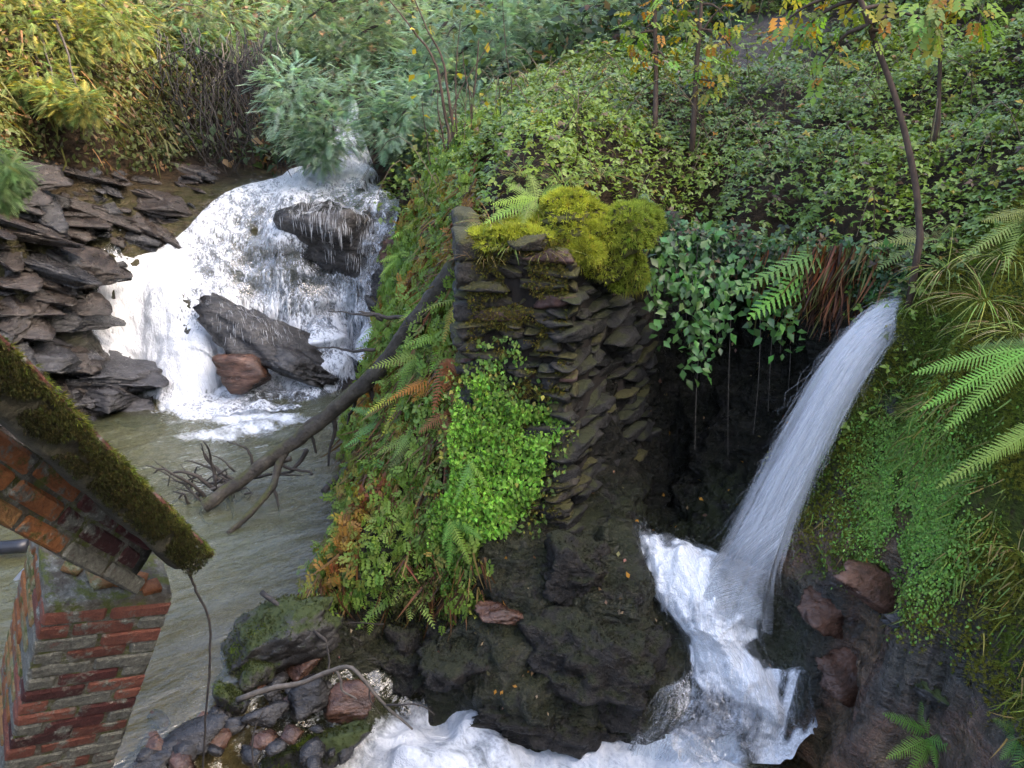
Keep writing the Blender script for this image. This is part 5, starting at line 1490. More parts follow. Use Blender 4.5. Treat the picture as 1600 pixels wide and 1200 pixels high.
tree('sapling', 'slender brown sapling next to the dark one on the crest', 'sapling', [(1024, 185, 9.2), (1025, 120, 9.3), (1024, 60, 9.4), (1022, -30, 9.5)], .03, .018,
     [(1010, 40, 9.4, .3), (1040, 90, 9.3, .2), (1000, 100, 9.3, .25), (1035, 10, 9.4, .3), (985, 60, 9.4, .2)], M_SOFTLEAF, PAIR_V, PAIR_F, .13, 14, SAP, bark=M_BARK_BROWN, droop=.7)
sh = thing('bare_shrub', 'clump of thin bare brown stems rising beside the feathery trees', 'shrub', P(712, 255, 9.1)); SO = np.array(sh.location)
for (pix, r) in [([(706, 262, 9.1), (695, 180, 9.1), (680, 100, 9.1), (640, 40, 9.1), (600, -10, 9.2)], .022), ([(712, 262, 9.1), (702, 160, 9.1), (690, 90, 9.2), (668, 50, 9.2), (640, -20, 9.3)], .020), ([(716, 260, 9.1), (712, 180, 9.0), (714, 100, 9.0), (722, 30, 9.0)], .012),
                 ([(704, 262, 9.1), (688, 200, 9.0), (683, 140, 9.0)], .014), ([(740, 240, 9.2), (738, 190, 9.2), (742, 120, 9.2), (748, 60, 9.2)], .018), ([(742, 240, 9.2), (748, 190, 9.2), (730, 130, 9.2), (722, 80, 9.2)], .014), ([(710, 262, 9.1), (704, 200, 9.1), (720, 140, 9.2), (770, 60, 9.3)], .012),
                 ([(790, 225, 9.3), (800, 150, 9.3), (790, 70, 9.3), (785, 0, 9.3)], .010), ([(672, 262, 9.2), (665, 200, 9.2), (660, 150, 9.2)], .008)]:
    l_ = limb(pix, 26); l_ = l_ + .02 * np.stack([fbm(l_ * 3 + q, 2) for q in (1, 5, 9)], 1)
    l_[0, 2] -= .15
    mb = MB(); mb.add(*tube(l_, np.linspace(r, r * .3, 26), 6, False)); mb.build('stem', M_BARK_BROWN, sh, smooth=True, offset=SO)
mb = MB(); cs = np.array([P(rng.uniform(640, 790), rng.uniform(10, 240), rng.uniform(9.0, 9.6)) for _ in range(70)])
scatter(mb, LV, LF, cs, rand_rot(70, .9), rng.uniform(.07, .13, 70), vary(70, (.13, .17, .05), .3, .1, YELLOW, .3)); mb.build('leaf_spray', M_SOFTLEAF, sh, offset=SO)['kind'] = 'stuff'
# dark thicket of bare twigs at the back of the left bank
M_BLACKTWIG = plain_mat('black_damp_twig', (.005, .0045, .004), (.018, .015, .013), 24, .85, .5)  # twigs coloured near black to paint the shade of the hollow
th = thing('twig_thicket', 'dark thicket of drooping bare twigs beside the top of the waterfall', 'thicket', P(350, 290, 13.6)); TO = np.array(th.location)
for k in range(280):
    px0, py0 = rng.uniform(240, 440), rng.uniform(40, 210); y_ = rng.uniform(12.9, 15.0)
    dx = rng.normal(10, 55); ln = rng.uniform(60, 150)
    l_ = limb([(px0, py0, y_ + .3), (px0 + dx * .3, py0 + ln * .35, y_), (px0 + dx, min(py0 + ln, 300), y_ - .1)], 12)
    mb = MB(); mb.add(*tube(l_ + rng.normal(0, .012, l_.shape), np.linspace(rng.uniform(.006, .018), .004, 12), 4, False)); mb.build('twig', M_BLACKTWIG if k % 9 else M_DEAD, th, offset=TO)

# ------------------------------------------------------------------ plants close by: sampled on the ground sheet itself
G3 = gp2.reshape(len(ys), len(xs), 3)
_q00, _q10, _q01, _q11 = G3[:-1, :-1].reshape(-1, 3), G3[:-1, 1:].reshape(-1, 3), G3[1:, :-1].reshape(-1, 3), G3[1:, 1:].reshape(-1, 3)
_cc = (_q00 + _q11) / 2
_cr = np.cross(_q11 - _q00, _q01 - _q10); _ar = np.linalg.norm(_cr, axis=1) / 2
_cn = norm(_cr); _cn *= np.sign(_cn[:, 2:3] + 1e-9)
_cpx, _cpy, _cdp = project(_cc)
def on_ground(k, box, dens):
    x0, x1, y0, y1 = box
    i = np.where((_cc[:, 0] > x0) & (_cc[:, 0] < x1) & (_cc[:, 1] > y0) & (_cc[:, 1] < y1))[0]
    wgt = _ar[i] * dens(_cc[i], _cpx[i], _cpy[i])
    if wgt.sum() <= 0:
        return np.zeros((0, 3)), np.zeros((0, 3))
    j = i[rng.choice(len(i), k, p=wgt / wgt.sum())]
    a, b = rng.uniform(size=(2, k, 1))
    p = (_q00[j] * (1 - a) + _q10[j] * a) * (1 - b) + (_q01[j] * (1 - a) + _q11[j] * a) * b
    return p, _cn[j]
def stuff(mb, name, mat, label, cat, parent=None, off=None):
    o = mb.build(name, mat, parent, offset=off); o['kind'] = 'stuff'
    if parent is None:
        o['label'] = label; o['category'] = cat
    return o

# moss and small creeping leaves over the right bank
d_rb = lambda p, a, b: ((p[:, 0] > 1.9) & (p[:, 2] > .6)) * sstep(.75, 1.2, p[:, 2] + .35 * perlin(p * 1.7) + .5 * sstep(2.5, 2.9, p[:, 0])) * sstep(6.2, 5.7, p[:, 1]) * sstep(-.35, .1, fbm(p * 2.6 + 4, 3) + .3)
p, pn = on_ground(64000, (1.9, 4.2, 2.9, 6.2), d_rb)
k = len(p)
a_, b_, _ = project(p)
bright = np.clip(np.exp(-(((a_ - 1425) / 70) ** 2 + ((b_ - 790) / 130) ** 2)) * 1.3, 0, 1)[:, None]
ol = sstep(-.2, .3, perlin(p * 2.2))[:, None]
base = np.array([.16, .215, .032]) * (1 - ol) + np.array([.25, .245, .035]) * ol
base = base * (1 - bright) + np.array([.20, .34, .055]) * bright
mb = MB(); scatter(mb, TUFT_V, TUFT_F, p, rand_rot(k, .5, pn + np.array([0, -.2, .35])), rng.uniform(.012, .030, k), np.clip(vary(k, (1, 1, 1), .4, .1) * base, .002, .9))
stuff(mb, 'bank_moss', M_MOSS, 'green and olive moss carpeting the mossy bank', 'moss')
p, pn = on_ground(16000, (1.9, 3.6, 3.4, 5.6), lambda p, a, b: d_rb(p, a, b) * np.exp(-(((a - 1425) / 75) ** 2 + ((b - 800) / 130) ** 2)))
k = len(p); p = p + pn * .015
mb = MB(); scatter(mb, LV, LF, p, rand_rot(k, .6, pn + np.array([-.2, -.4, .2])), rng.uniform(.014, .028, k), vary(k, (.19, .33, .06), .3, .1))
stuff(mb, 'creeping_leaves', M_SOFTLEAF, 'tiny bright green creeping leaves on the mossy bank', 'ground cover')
p, pn = on_ground(1500, (1.9, 4.0, 3.0, 6.0), lambda p, a, b: d_rb(p, a, b) * sstep(-.1, .3, perlin(p * 1.8 + 8))); k = len(p)
mb = MB(); scatter(mb, HANG_V, HANG_F, p + pn * .03, rand_rot(k, .35, norm(pn * .7 + np.array([0, 0, -.7]))), rng.uniform(.05, .17, k), vary(k, (.17, .20, .035), .35, .12, [(.26, .18, .06), (.12, .2, .04)], .4))
stuff(mb, 'bank_grass', M_GRASS, 'short hanging grass over the mossy bank', 'grass')
# short dark moss and litter on the bedrock
p, pn = on_ground(15000, (-1.7, 2.2, 4.2, 6.6), lambda p, a, b: zone_front(p) * sstep(-.1, .3, fbm(p * 2.2 + 9, 3)) * (p[:, 2] > -.42))
k = len(p)
mb = MB(); scatter(mb, TUFT_V, TUFT_F, p, rand_rot(k, .5, pn + np.array([0, -.2, .1])), rng.uniform(.006, .016, k), vary(k, (.020, .018, .009), .45, .12))
stuff(mb, 'bedrock_moss', M_MOSS, 'short dark moss on the bedrock under the wall', 'moss')
p, pn = on_ground(260, (-1.7, 3.0, 4.3, 8.0), lambda p, a, b: np.clip(zone_front(p) + zone_recess(p) * .6 + zone_right(p) * .5, 0, 1) * (p[:, 2] > -.4))
k = len(p)
mb = MB(); scatter(mb, LV, LF, p + pn * .012, rand_rot(k, .5, pn), rng.uniform(.02, .055, k), vary(k, (.26, .16, .09), .4, .15, [(.40, .30, .20), (.42, .2, .03)], .4))
stuff(mb, 'fallen_leaves', M_SOFTLEAF, 'scattered pale fallen leaves on the dark wet rock', 'fallen leaves')

# ------------------------------------------------------------------ ferns
def orient(direction, up=(0, 0, 1.0)):
    y = norm(np.asarray(direction, float)); z = np.asarray(up, float); z = norm(z - y * np.dot(z, y)); x = np.cross(y, z)
    return np.stack([x, y, z], 1)
def frond_obj(parent, off, base, tip, width, col, droop=.18, pairs=24, pinn=7, roll=0.0, taper=.55):
    base = np.asarray(base); tip = np.asarray(tip); d = tip - base; L_ = np.linalg.norm(d)
    v, f = frond(1.0, width / L_, pairs, droop, pinn, 0, taper)
    # lift the chord so that the drooping tip ends at the wanted point
    R_ = orient(d + np.array([0, 0, droop * L_ * .8]), up=(roll, -.55, .8))
    V = (v * L_) @ R_.T + base
    mb = MB(); c = np.asarray(col) * (1 + .12 * rng.normal(size=(len(V), 1))).clip(.5, 1.6)
    mb.add(V, f, np.clip(c, .002, .9))
    o = mb.build('frond', M_FERN, parent, offset=off); return o
def fern(label, base, tips, width, col, group=None, droop=.18, pairs=24, var=.15, pinn=7):
    base = np.asarray(base)
    t = thing('fern', label, 'fern', base, group); off = np.array(t.location)
    for tp in tips:
        c = np.asarray(col) * (1 + var * rng.normal()) * (1 + .08 * rng.normal(size=3))
        frond_obj(t, off, base + rng.normal(0, .012, 3), tp, width * rng.uniform(.85, 1.15), np.clip(c, .01, .6), droop, pairs, pinn, rng.normal(0, .3))
    return t
GF = (.17, .31, .045)
fern('large bright green fern arching from the mossy bank over the moss', P(1625, 540, 4.15), [P(1452, 648, 4.1), P(1484, 672, 4.0), P(1430, 588, 4.3), P(1700, 620, 3.9), P(1520, 545, 4.3)], .075, GF, pairs=30)
fern('second green fern below the large one on the mossy bank', P(1640, 655, 3.95), [P(1478, 768, 3.8), P(1545, 730, 3.8), P(1680, 800, 3.7)], .065, (.18, .28, .04), pairs=28)
fern('bright fern at the foot of the mossy bank beside the wet rock', P(1450, 1150, 3.85), [P(1388, 1120, 3.8), P(1395, 1190, 3.65), P(1440, 1085, 3.95), P(1500, 1110, 3.8), P(1470, 1200, 3.6), P(1425, 1230, 3.5), P(1515, 1180, 3.6)], .06, (.12, .24, .04), pairs=18)
fern('small fern low on the mossy bank under the bare rock', P(1600, 1150, 3.4), [P(1555, 1130, 3.4), P(1570, 1190, 3.3), P(1620, 1100, 3.45), P(1640, 1200, 3.3), P(1590, 1220, 3.2)], .05, (.10, .21, .04), pairs=16)
fern('bracken frond reaching out over the dark recess', P(1325, 378, 6.65), [P(1150, 458, 6.3), P(1180, 500, 6.4), P(1240, 520, 6.5)], .17, (.18, .35, .055), pairs=20, pinn=9)
fern('pale fern at the brink beside the channel lip', P(1455, 372, 6.1), [P(1365, 385, 6.0), P(1400, 360, 6.1), P(1375, 420, 5.9), P(1500, 350, 6.1), P(1530, 390, 5.9)], .08, (.14, .17, .05), pairs=20)
fern('greyish fern high on the hillside behind the thin sapling', P(1590, 215, 7.6), [P(1480, 190, 7.5), P(1520, 160, 7.7), P(1560, 150, 7.8), P(1490, 230, 7.3), P(1640, 160, 7.6), P(1540, 240, 7.2)], .13, (.10, .16, .09), pairs=22)
fern('yellow-green fern at the edge of the mossy bank below the hillside', P(1610, 330, 5.4), [P(1540, 345, 5.3), P(1520, 400, 5.1), P(1570, 420, 5.0), P(1590, 460, 4.9), P(1660, 380, 5.0)], .09, (.17, .22, .04), pairs=22)
fern('fern with drooping pale fronds on the crest of the stone wall', P(840, 312, 6.05), [P(770, 320, 5.95), P(790, 285, 6.1), P(830, 270, 6.2), P(880, 290, 6.1), P(760, 350, 5.85), P(815, 350, 5.75)], .07, (.20, .29, .05), pairs=18)
fern('small fern hanging below the bright leafy clump', P(705, 805, 5.45), [P(735, 880, 5.25), P(700, 890, 5.25), P(750, 845, 5.3), P(690, 850, 5.3)], .06, (.13, .28, .035), pairs=18)
fern('small fern growing in the middle of the bright leafy clump', P(735, 720, 5.4), [P(745, 790, 5.25), P(715, 780, 5.25), P(765, 760, 5.3)], .04, (.12, .24, .05), pairs=14)
fern('pale fern leaning over the pool beside the fallen tree', P(615, 655, 7.0), [P(548, 640, 6.9), P(555, 680, 6.8), P(540, 700, 6.8), P(580, 620, 7.0), P(560, 740, 6.7)], .08, (.13, .24, .07), pairs=20)
flank_cols = [(.19, .31, .045), (.36, .33, .04), (.40, .20, .03), (.24, .38, .05), (.28, .11, .035), (.2, .28, .06)]
flank_lab = ['green fern on the flank of the wall', 'yellowing fern on the flank of the wall', 'rusty autumn fern on the flank of the wall', 'fresh green fern on the flank of the wall', 'brown dying fern on the flank of the wall', 'dull green fern on the flank of the wall']
spots = [(655, 560, 6.6, 0), (700, 520, 6.6, 3), (635, 610, 6.7, 1), (680, 590, 6.4, 2), (625, 660, 6.6, 0), (650, 680, 6.2, 5), (700, 640, 6.1, 4), (620, 730, 6.2, 1), (655, 740, 6.0, 4), (600, 780, 6.05, 2), (640, 800, 5.8, 5), (590, 830, 5.95, 4), (575, 860, 6.0, 1), (615, 850, 5.75, 0), (560, 910, 5.8, 3),
         (590, 930, 5.6, 0), (640, 910, 5.55, 5), (670, 470, 7.4, 0), (640, 450, 8.6, 3), (630, 400, 9.0, 0), (690, 420, 8.0, 5), (610, 500, 9.2, 0), (660, 350, 9.3, 3), (720, 470, 6.4, 1), (700, 560, 6.2, 4), (545, 950, 5.6, 5)]
where = ['above the fallen trunk', 'beside the upper stones', 'where the trunk meets the bank', 'between trunk and upper stones', 'just below the fallen trunk', 'under the trunk near the leafy clump', 'touching the leafy clump', 'over the sunken branch', 'beside the leafy clump',
         'over the middle of the pool edge', 'below the leafy clump', 'beside the red autumn leaves', 'hanging to the water under the red leaves', 'under the leafy clump tail', 'at the bedrock corner', 'on the bedrock above the stick', 'on the bedrock beside the trailing tail', 'under the bramble brow',
         'facing the waterfall foot', 'facing the middle of the waterfall', 'high under the bramble', 'at the waterfall pool', 'facing the reddish boulder', 'at the top corner stones', 'in the brown hollow beside the stones', 'at the lowest corner over the stick']
for i, (a, b, Y, ci) in enumerate(spots):
    bs = P(a, b, Y)
    tips = []
    for j in range(int(rng.integers(5, 8))):
        an = rng.uniform(-2.6, -.4); l_ = rng.uniform(.22, .46)
        tips.append(bs + np.array([math.cos(an) * l_ * .8 - .08, -.12 - .18 * rng.uniform(), -.22 * rng.uniform(.1, 1.6)]))
    fern(flank_lab[ci] + ' ' + where[i], bs, tips, rng.uniform(.05, .085), flank_cols[ci], pairs=16, droop=.3, var=.25, pinn=5)

# leafy mix filling the flank between the ferns
d_fl = lambda p, a, b: ((p[:, 0] > -1.95) & (p[:, 0] < -.25) & (p[:, 2] > .12)) * sstep(10.5, 9.6, p[:, 1]) * sstep(5.15, 5.35, p[:, 1])
p, pn = on_ground(15000, (-2, -.2, 5.1, 10.5), d_fl); k = len(p)
p = p + pn * (rng.beta(1.3, 1.6, k) * .22)[:, None]
a_, b_, _ = project(p)
rust = sstep(-.1, .35, perlin(p * 1.9 + 6) + .35 * sstep(700, 900, b_) - .2)[:, None]
base = np.array([.18, .28, .045]) * (1 - rust) + np.array([.34, .17, .03]) * rust
mb = MB(); scatter(mb, PAIR_V, PAIR_F, p, rand_rot(k, .8, pn + np.array([-.2, -.5, .2])), rng.uniform(.05, .12, k), np.clip(vary(k, (1, 1, 1), .4, .13) * base, .002, .9))
stuff(mb, 'flank_leaves', M_SOFTLEAF, 'green and rust leaves on the flank between wall and pool', 'undergrowth')
p, pn = on_ground(3200, (-2, -.15, 5.1, 8.5), lambda p, a, b: d_fl(p, a, b) * sstep(-.15, .2, perlin(p * 2.3 + 2))); k = len(p)
mb = MB(); scatter(mb, HANG_V, HANG_F, p + pn * .08 + np.array([0, 0, .1]), rand_rot(k, .3, norm(pn * .45 + np.array([0, -.1, -.9]))), rng.uniform(.12, .38, k), vary(k, (.13, .058, .022), .4, .12, [(.22, .15, .05), (.07, .035, .018)], .5))
stuff(mb, 'dead_fronds', M_GRASS, 'brown dead fronds and stalks hanging on the flank', 'dead fern')

# ------------------------------------------------------------------ on and over the ruined wall
def on_ellipsoids(k, els, keep_up=-.8):
    els = [(np.asarray(c), np.asarray(r)) for c, r in els]
    P_ = []; N_ = []
    ar = np.array([r[0] * r[1] + r[1] * r[2] + r[0] * r[2] for _, r in els]); ar /= ar.sum()
    while sum(len(q) for q in P_) < k:
        i = rng.choice(len(els), p=ar); c, r = els[i]
        d = norm(rng.normal(size=(400, 3))); bump_ = 1 + .30 * fbm(d * 2.5 + i * 5, 3)
        q = c + d * r * bump_[:, None]; nn = norm(d / r)
        ok = nn[:, 2] > keep_up
        for j, (c2, r2) in enumerate(els):
            if j != i:
                ok &= np.sum(((q - c2) / r2) ** 2, 1) > .85
        P_.append(q[ok]); N_.append(nn[ok])
    return np.concatenate(P_)[:k], np.concatenate(N_)[:k]
def ell_mesh(mb, els, sub=4):
    d, f = ICO[sub]
    for i, (c, r) in enumerate(els):
        mb.add(np.asarray(c) + d * np.asarray(r) * (.97 + .30 * fbm(d * 2.5 + i * 5, 3))[:, None], f)
M_MOSSBASE = plain_mat('moss_bed', (.02, .022, .005), (.07, .065, .012), 40, .95, .8)
els = [(P(895, 338, 6.05), (.22, .22, .16)), (P(935, 358, 5.98), (.24, .2, .2)), (P(965, 372, 6.1), (.22, .22, .26)), (P(905, 372, 5.86), (.17, .14, .16)), (P(985, 350, 6.35), (.22, .25, .2)), (P(940, 410, 5.92), (.15, .10, .20)), (P(985, 415, 6.15), (.13, .11, .28)), (P(850, 350, 6.05), (.2, .2, .08)), (P(800, 372, 5.85), (.24, .16, .09)), (P(765, 368, 5.95), (.16, .2, .09)), (P(840, 372, 5.8), (.2, .14, .09))]
els = [(c_ + rng.normal(0, .30, 3) * np.asarray(r_) + np.array([0, 0, .0]), np.asarray(r_) * rng.uniform(.6, .85) * np.array([1.1, 1.1, .8])) for c_, r_ in els for _ in range(4)]
mc = thing('moss_cushion', 'thick golden-green moss cushion draped over the top of the stone wall', 'moss', P(920, 380, 6.0)); MO = np.array(mc.location)
mb = MB(); ell_mesh(mb, els); mb.build('cushion', M_MOSSBASE, mc, smooth=True, offset=MO)
p, pn = on_ellipsoids(17000, els, -.6); k = len(p)
lightm = sstep(.0, .8, pn[:, 2])[:, None]; rt = sstep(.55, .9, p[:, 0])[:, None]
base = (np.array([.40, .43, .05]) * (1 - rt) + np.array([.26, .33, .045]) * rt) * (1 + .45 * np.clip(fbm(p * 9, 2), -1, 1))[:, None]
mb = MB(); scatter(mb, TUFT_V, TUFT_F, p, rand_rot(k, .5, norm(pn + np.array([0, -.1, -.35]))), rng.uniform(.014, .045, k), np.clip(vary(k, (1, 1, 1), .35, .08) * base, .002, .9))
low = pn[:, 2] < .35
hp = p[low][:1500]; k = len(hp)
scatter(mb, HANG_V, HANG_F, hp, rand_rot(k, .25, np.tile([0, -.25, -1.0], (k, 1))), rng.uniform(.04, .12, k), vary(k, (.26, .26, .035), .35, .1))
stuff(mb, 'moss_tufts', M_MOSS, '', '', mc, MO)
# moss patches on the stones of the front
fd = norm(fB - fA); fn2 = np.array([fd[1], -fd[0]])
k = 15000
u_ = rng.uniform(0, np.linalg.norm(fB - fA), k); z_ = rng.uniform(.5, 3.02, k)
sel = fbm(np.stack([u_ * 4, z_ * 6, u_ * 0], 1), 3) > .02 - .25 * sstep(2.4, 2.9, z_) + .35 * sstep(.45, .7, u_) * sstep(2.4, 1.8, z_)
u_, z_ = u_[sel], z_[sel]; k = len(u_)
q = fA[None] + fd[None] * u_[:, None] + fn2[None] * (.055 + rng.uniform(0, .055, k) - .02 * (z_ - .3))[:, None]
p = np.stack([q[:, 0], q[:, 1], z_], 1)
mb = MB(); scatter(mb, TUFT_V, TUFT_F, p, rand_rot(k, .5, np.tile([fn2[0], fn2[1], -.15], (k, 1))), rng.uniform(.010, .028, k), vary(k, (.115, .10, .02), .45, .1))
stuff(mb, 'wall_moss', M_MOSS, 'brownish green moss growing in the joints of the stone wall', 'moss')
# grass tufts on the crest
def grass_tuft(label, c, n_, h, spread, col, droop_dir=(0, -.5, 0), straw=.35):
    t = thing('grass_tuft', label, 'grass', c, 'grass tufts on the wall and bank'); off = np.array(t.location)
    a = rng.uniform(0, 6.28, n_); loc = np.asarray(c) + np.stack([np.cos(a), np.sin(a), 0 * a], 1) * spread * rng.uniform(0, 1, (n_, 1))
    up = np.stack([np.cos(a) * .6, np.sin(a) * .6, np.ones(n_)], 1) + np.asarray(droop_dir)
    mb = MB(); yaw = None
    z = norm(up + .25 * rng.normal(size=(n_, 3))); y = norm(np.asarray(droop_dir) + np.stack([np.cos(a), np.sin(a), -.3 + 0 * a], 1)); y = norm(y - z * np.sum(y * z, 1)[:, None]); x = np.cross(y, z)
    scatter(mb, BL_V, BL_F, loc, np.stack([x, y, z], 2), h * rng.uniform(.5, 1.3, n_), vary(n_, col, .3, .1, [(.30, .24, .10), (.22, .13, .05)], straw))
    stuff(mb, 'blades', M_GRASS, '', '', t, off)
for (a, b, Y, lab, c_) in [(770, 350, 5.95, 'straw and green grass tuft at the pool end of the wall crest', (.20, .26, .05)), (800, 385, 5.72, 'grass tuft drooping over the front edge of the wall', (.16, .22, .04)), (835, 330, 6.1, 'fine grass tuft in the middle of the wall crest', (.22, .28, .06)), (850, 395, 5.7, 'sparse straw grass beside the moss cushion', (.22, .22, .07)),
                           (760, 400, 5.8, 'thin straw grass hanging off the wall corner', (.24, .2, .07)), (880, 285, 6.6, 'tall green grass behind the moss cushion', (.17, .27, .05)), (940, 275, 6.9, 'tall green grass close behind the crest of the wall', (.16, .26, .05)), (820, 275, 6.8, 'grass blades rising behind the crest fern', (.19, .28, .06))]:
    grass_tuft(lab, P(a, b, Y), 75, .18, .15, c_)
for (a, b, Y, lab, n_, h) in [(1480, 420, 5.6, 'long straw grass arching over the channel lip', 120, .4), (1540, 470, 4.9, 'straw grass hanging on the mossy bank above the ferns', 130, .4), (1590, 520, 4.4, 'yellow-green grass between the mossy bank ferns', 120, .35), (1430, 640, 5.2, 'long grass hanging beside the side fall', 90, .32), (1400, 760, 5.0, 'hanging grass strands at the edge of the bright moss', 70, .3), (1570, 400, 5.1, 'bright grass at the top of the mossy bank', 120, .35), (1510, 350, 6.2, 'straw grass at the foot of the hillside', 100, .35), (1440, 470, 5.75, 'brown grass overhanging the channel', 110, .3), (1590, 860, 3.8, 'sparse grass on the mossy face of the mossy bank', 50, .2)]:
    grass_tuft(lab, P(a, b, Y), int(n_ * .55), h * .62, .24, (.19, .24, .045), (-.35, -.45, -.55), .32)

# bright leafy clump hanging on the front of the wall
def clump(name, label, outline, n_, size, col, Yf, tilt=(0, -.9, .35), mat=M_SOFTLEAF, tv=LV, tf=LF, alt=None, palt=0):
    ol_ = np.array(outline, float)
    t = thing(name, label, 'plant', P(*ol_[:, :2].mean(0), Yf(*ol_[:, :2].mean(0)))); off = np.array(t.location)
    x0, y0 = ol_.min(0); x1, y1 = ol_.max(0)
    a = rng.uniform(x0, x1, n_ * 3); b = rng.uniform(y0, y1, n_ * 3)
    ins = np.zeros(len(a), bool); m_ = len(ol_)
    for i in range(m_):
        xa, ya = ol_[i]; xb, yb = ol_[(i + 1) % m_]
        ins ^= ((ya > b) != (yb > b)) & (a < (xb - xa) * (b - ya) / (yb - ya + 1e-9) + xa)
    a, b = a[ins][:n_], b[ins][:n_]; k = len(a)
    pts = np.array([P(u, v, Yf(u, v)) for u, v in zip(a, b)])
    lump = fbm(pts * 4.5 + 2, 3)
    pts[:, 1] -= .10 * lump + rng.uniform(0, .10, k) - .04
    ok = lump > -.62
    mb = MB(); scatter(mb, tv, tf, pts[ok], rand_rot(ok.sum(), .7, np.tile(tilt, (ok.sum(), 1))), size * rng.uniform(.45, 1.6, ok.sum()), vary(ok.sum(), col, .35, .1, alt, palt) * (1 + .5 * np.clip(fbm(pts[ok] * 3 + 1, 2), -.8, .8))[:, None])
    stuff(mb, 'foliage', mat, '', '', t, off)
    return t
clump('hanging_plant', 'bright green small-leaved plant hanging in a cushion on the wall front', [(715, 595), (760, 590), (800, 625), (860, 640), (885, 670), (850, 700), (850, 750), (830, 790), (790, 830), (745, 850), (730, 900), (705, 880), (670, 850), (665, 800), (705, 760), (700, 680)], 9000, .030, (.15, .29, .035), lambda u, v: 5.66 - .0006 * (v - 600) - .05)
clump('hanging_plant', 'thin scatter of small leaves fringing the bright plant on the wall', [(690, 570), (770, 560), (870, 610), (905, 670), (870, 760), (845, 830), (760, 870), (700, 900), (655, 850), (650, 770), (690, 720)], 1500, .034, (.12, .20, .04), lambda u, v: 5.64 - .0006 * (v - 600), alt=[(.24, .22, .04), (.08, .12, .03)], palt=.4)
clump('hanging_plant', 'trailing tail of the bright plant over the bedrock', [(690, 850), (745, 860), (740, 920), (760, 990), (745, 1000), (715, 950), (690, 930)], 1300, .026, (.095, .19, .028), lambda u, v: 5.42 - .0004 * (v - 860))
clump('hanging_plant', 'small clover-like leaves in the joints of the wall front', [(745, 540), (800, 520), (830, 580), (800, 640), (740, 600)], 420, .034, (.15, .26, .05), lambda u, v: 5.66)
clump('hanging_plant', 'leafy tuft over the water at the corner of the bedrock', [(520, 900), (570, 880), (600, 940), (590, 990), (530, 985)], 900, .035, (.10, .16, .035), lambda u, v: 5.55, alt=YELLOW, palt=.1)
clump('hanging_plant', 'reddish and yellow autumn leaves above the pool edge', [(545, 780), (600, 740), (625, 790), (600, 850), (550, 880), (530, 850)], 900, .045, (.20, .075, .03), lambda u, v: 6.0, alt=[(.3, .26, .04), (.14, .2, .04)], palt=.4)
clump('hanging_plant', 'dark mossy fringe hanging on the bedrock under the flank', [(590, 900), (690, 900), (730, 960), (700, 1010), (620, 1000)], 2200, .024, (.055, .06, .016), lambda u, v: 5.42, tilt=(0, -.9, -.2))

# ivy hanging into the dark recess
ivy = thing('ivy', 'glossy dark ivy trailing from the brink into the recess', 'ivy', P(1080, 400, 7.0)); IO = np.array(ivy.location)
vines = []
for (a, b, Y, dx, ln) in [(1030, 370, 6.9, 10, 90), (1060, 370, 6.9, 0, 160), (1090, 380, 6.9, -10, 170), (1110, 380, 6.9, 15, 150), (1140, 390, 6.9, -20, 140), (1170, 400, 6.9, 20, 120), (1200, 410, 6.8, 10, 110), (1050, 390, 6.8, 40, 190), (1110, 400, 6.8, -40, 180), (1230, 420, 6.7, -10, 130), (1010, 400, 6.7, 15, 100), (1080, 430, 6.7, 20, 130)]:
    l_ = limb([(a, b, Y), (a + dx * .5, b + ln * .5, Y - .12), (a + dx, b + ln, Y - .15)], 16); vines.append(l_)
    mb = MB(); mb.add(*tube(l_ + rng.normal(0, .006, l_.shape), .004, 4, False)); mb.build('vine', M_DEAD, ivy, offset=IO)
allv = np.concatenate(vines); k = 520
p = allv[rng.integers(len(allv), size=k)] + rng.normal(0, .07, (k, 3)) + np.array([0, -.05, 0])
mb = MB(); scatter(mb, LV, LF, p, rand_rot(k, .6, np.tile([0, -.8, .75], (k, 1))), rng.uniform(.06, .115, k), vary(k, (.075, .17, .04), .3, .1))
stuff(mb, 'leaves', M_IVY, '', '', ivy, IO)
k = 5200
a = rng.uniform(1000, 1420, k); b = np.interp(a, [1000, 1100, 1250, 1420], [360, 395, 415, 440]) + rng.normal(0, 26, k) + 18; Y = np.interp(a, [1000, 1150, 1300, 1420], [7.4, 7.3, 6.7, 6.1]) - rng.uniform(0, .25, k)
p = np.array([P(*q) for q in zip(a, b, Y)])
mb = MB(); scatter(mb, TRI_V, TRI_F, p, rand_rot(k, .7, np.tile([0, -.7, .7], (k, 1))), rng.uniform(.05, .095, k), vary(k, (.045, .095, .030), .4, .12, DRY, .10))
stuff(mb, 'brink_leaves', M_BRAMBLE, 'bramble leaves spilling over the brink of the recess', 'bramble')
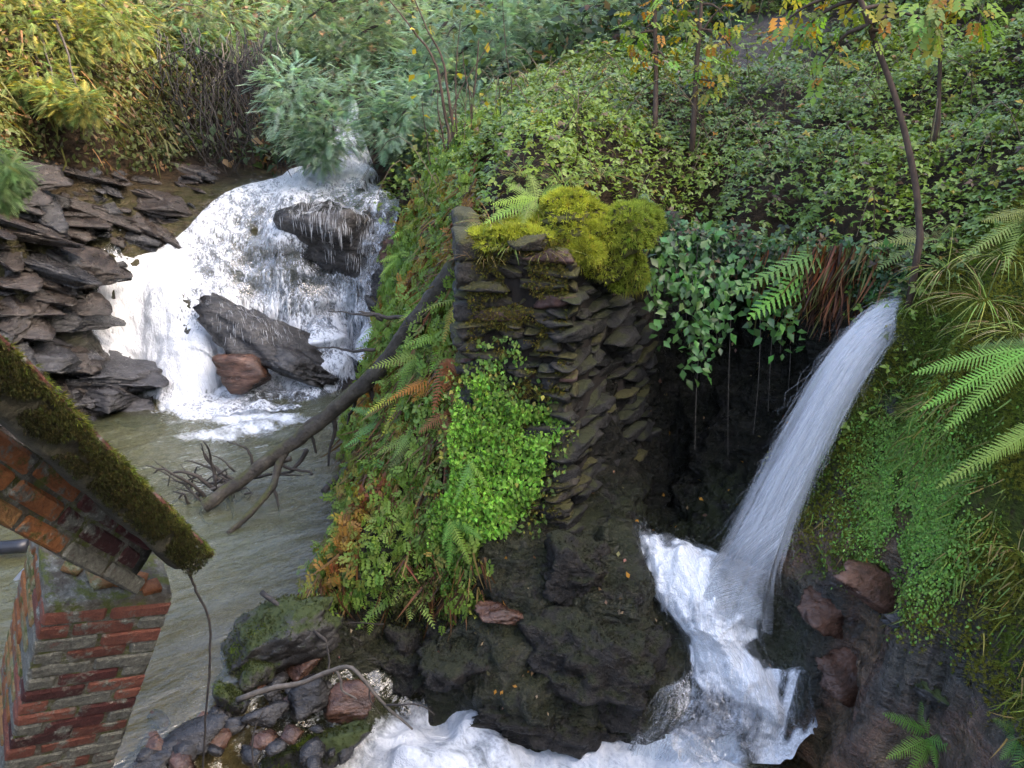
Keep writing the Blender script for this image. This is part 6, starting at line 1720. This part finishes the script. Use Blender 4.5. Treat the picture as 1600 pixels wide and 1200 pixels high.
# rusty dead fronds and roots hanging at the brink
mb = MB(); k = 700
a = np.concatenate([rng.normal(1300, 22, 420), rng.uniform(1180, 1420, 280)]); b = rng.uniform(380, 470, k); Y = np.interp(a, [1150, 1300, 1420], [7.0, 6.45, 6.0])
p = np.array([P(*q) for q in zip(a, b, Y)])
scatter(mb, HANG_V, HANG_F, p, rand_rot(k, .22, np.tile([-.25, -.2, -1.0], (k, 1))), rng.uniform(.15, .55, k) * .8, vary(k, (.17, .065, .022), .4, .12, [(.06, .03, .018), (.12, .12, .03)], .5))
stuff(mb, 'hanging_roots', M_GRASS, 'rust brown dead fronds and roots hanging at the brink', 'roots')
mb = MB()
for k in range(5):
    a = rng.uniform(1080, 1270); b = rng.uniform(430, 520); ln = rng.uniform(150, 330)
    mb.add(*tube(limb([(a, b, 6.7), (a - rng.uniform(-5, 12), b + ln * .5, 6.6), (a - rng.uniform(0, 20), b + ln, 6.55)], 14), .0028, 4, False))
stuff(mb, 'root_threads', M_GREYWOOD, 'thin pale roots hanging down in the recess', 'roots')
# moss tufts on the mossy boulders by the outlet
for bo in [o for o in scene.objects if o.name.startswith('boulder') and o.data.materials[0] in (M_ROCK_MOSSY, M_BEDROCK)]:
    bed = bo.data.materials[0] == M_BEDROCK
    me = bo.data; v = np.array([q.co[:] for q in me.vertices]); nn = np.array([q.normal[:] for q in me.vertices])
    w_ = np.clip(nn[:, 2] + .5 * fbm(v * 6, 3), 0, None) ** 1.2; w_ /= w_.sum()
    k = int(900 * min(2.2, np.ptp(v[:, 0]) / .5)); i = rng.choice(len(v), k, p=w_)
    br = sstep(.25, .6, fbm(v[i] * 5 + 3, 2))[:, None]
    mb = MB(); scatter(mb, TUFT_V, TUFT_F, v[i] + rng.normal(0, .008, (k, 3)), rand_rot(k, .5, nn[i]), rng.uniform(.008, .022, k), vary(k, (1, 1, 1), .4, .1) * ((np.array([.045, .055, .012]) * (1 - br) + np.array([.12, .17, .02]) * br) if not bed else np.array([.022, .021, .009]) + .03 * br * np.array([1, 1.1, .3])))
    o = mb.build('moss', M_MOSS, bo); o['kind'] = 'stuff'
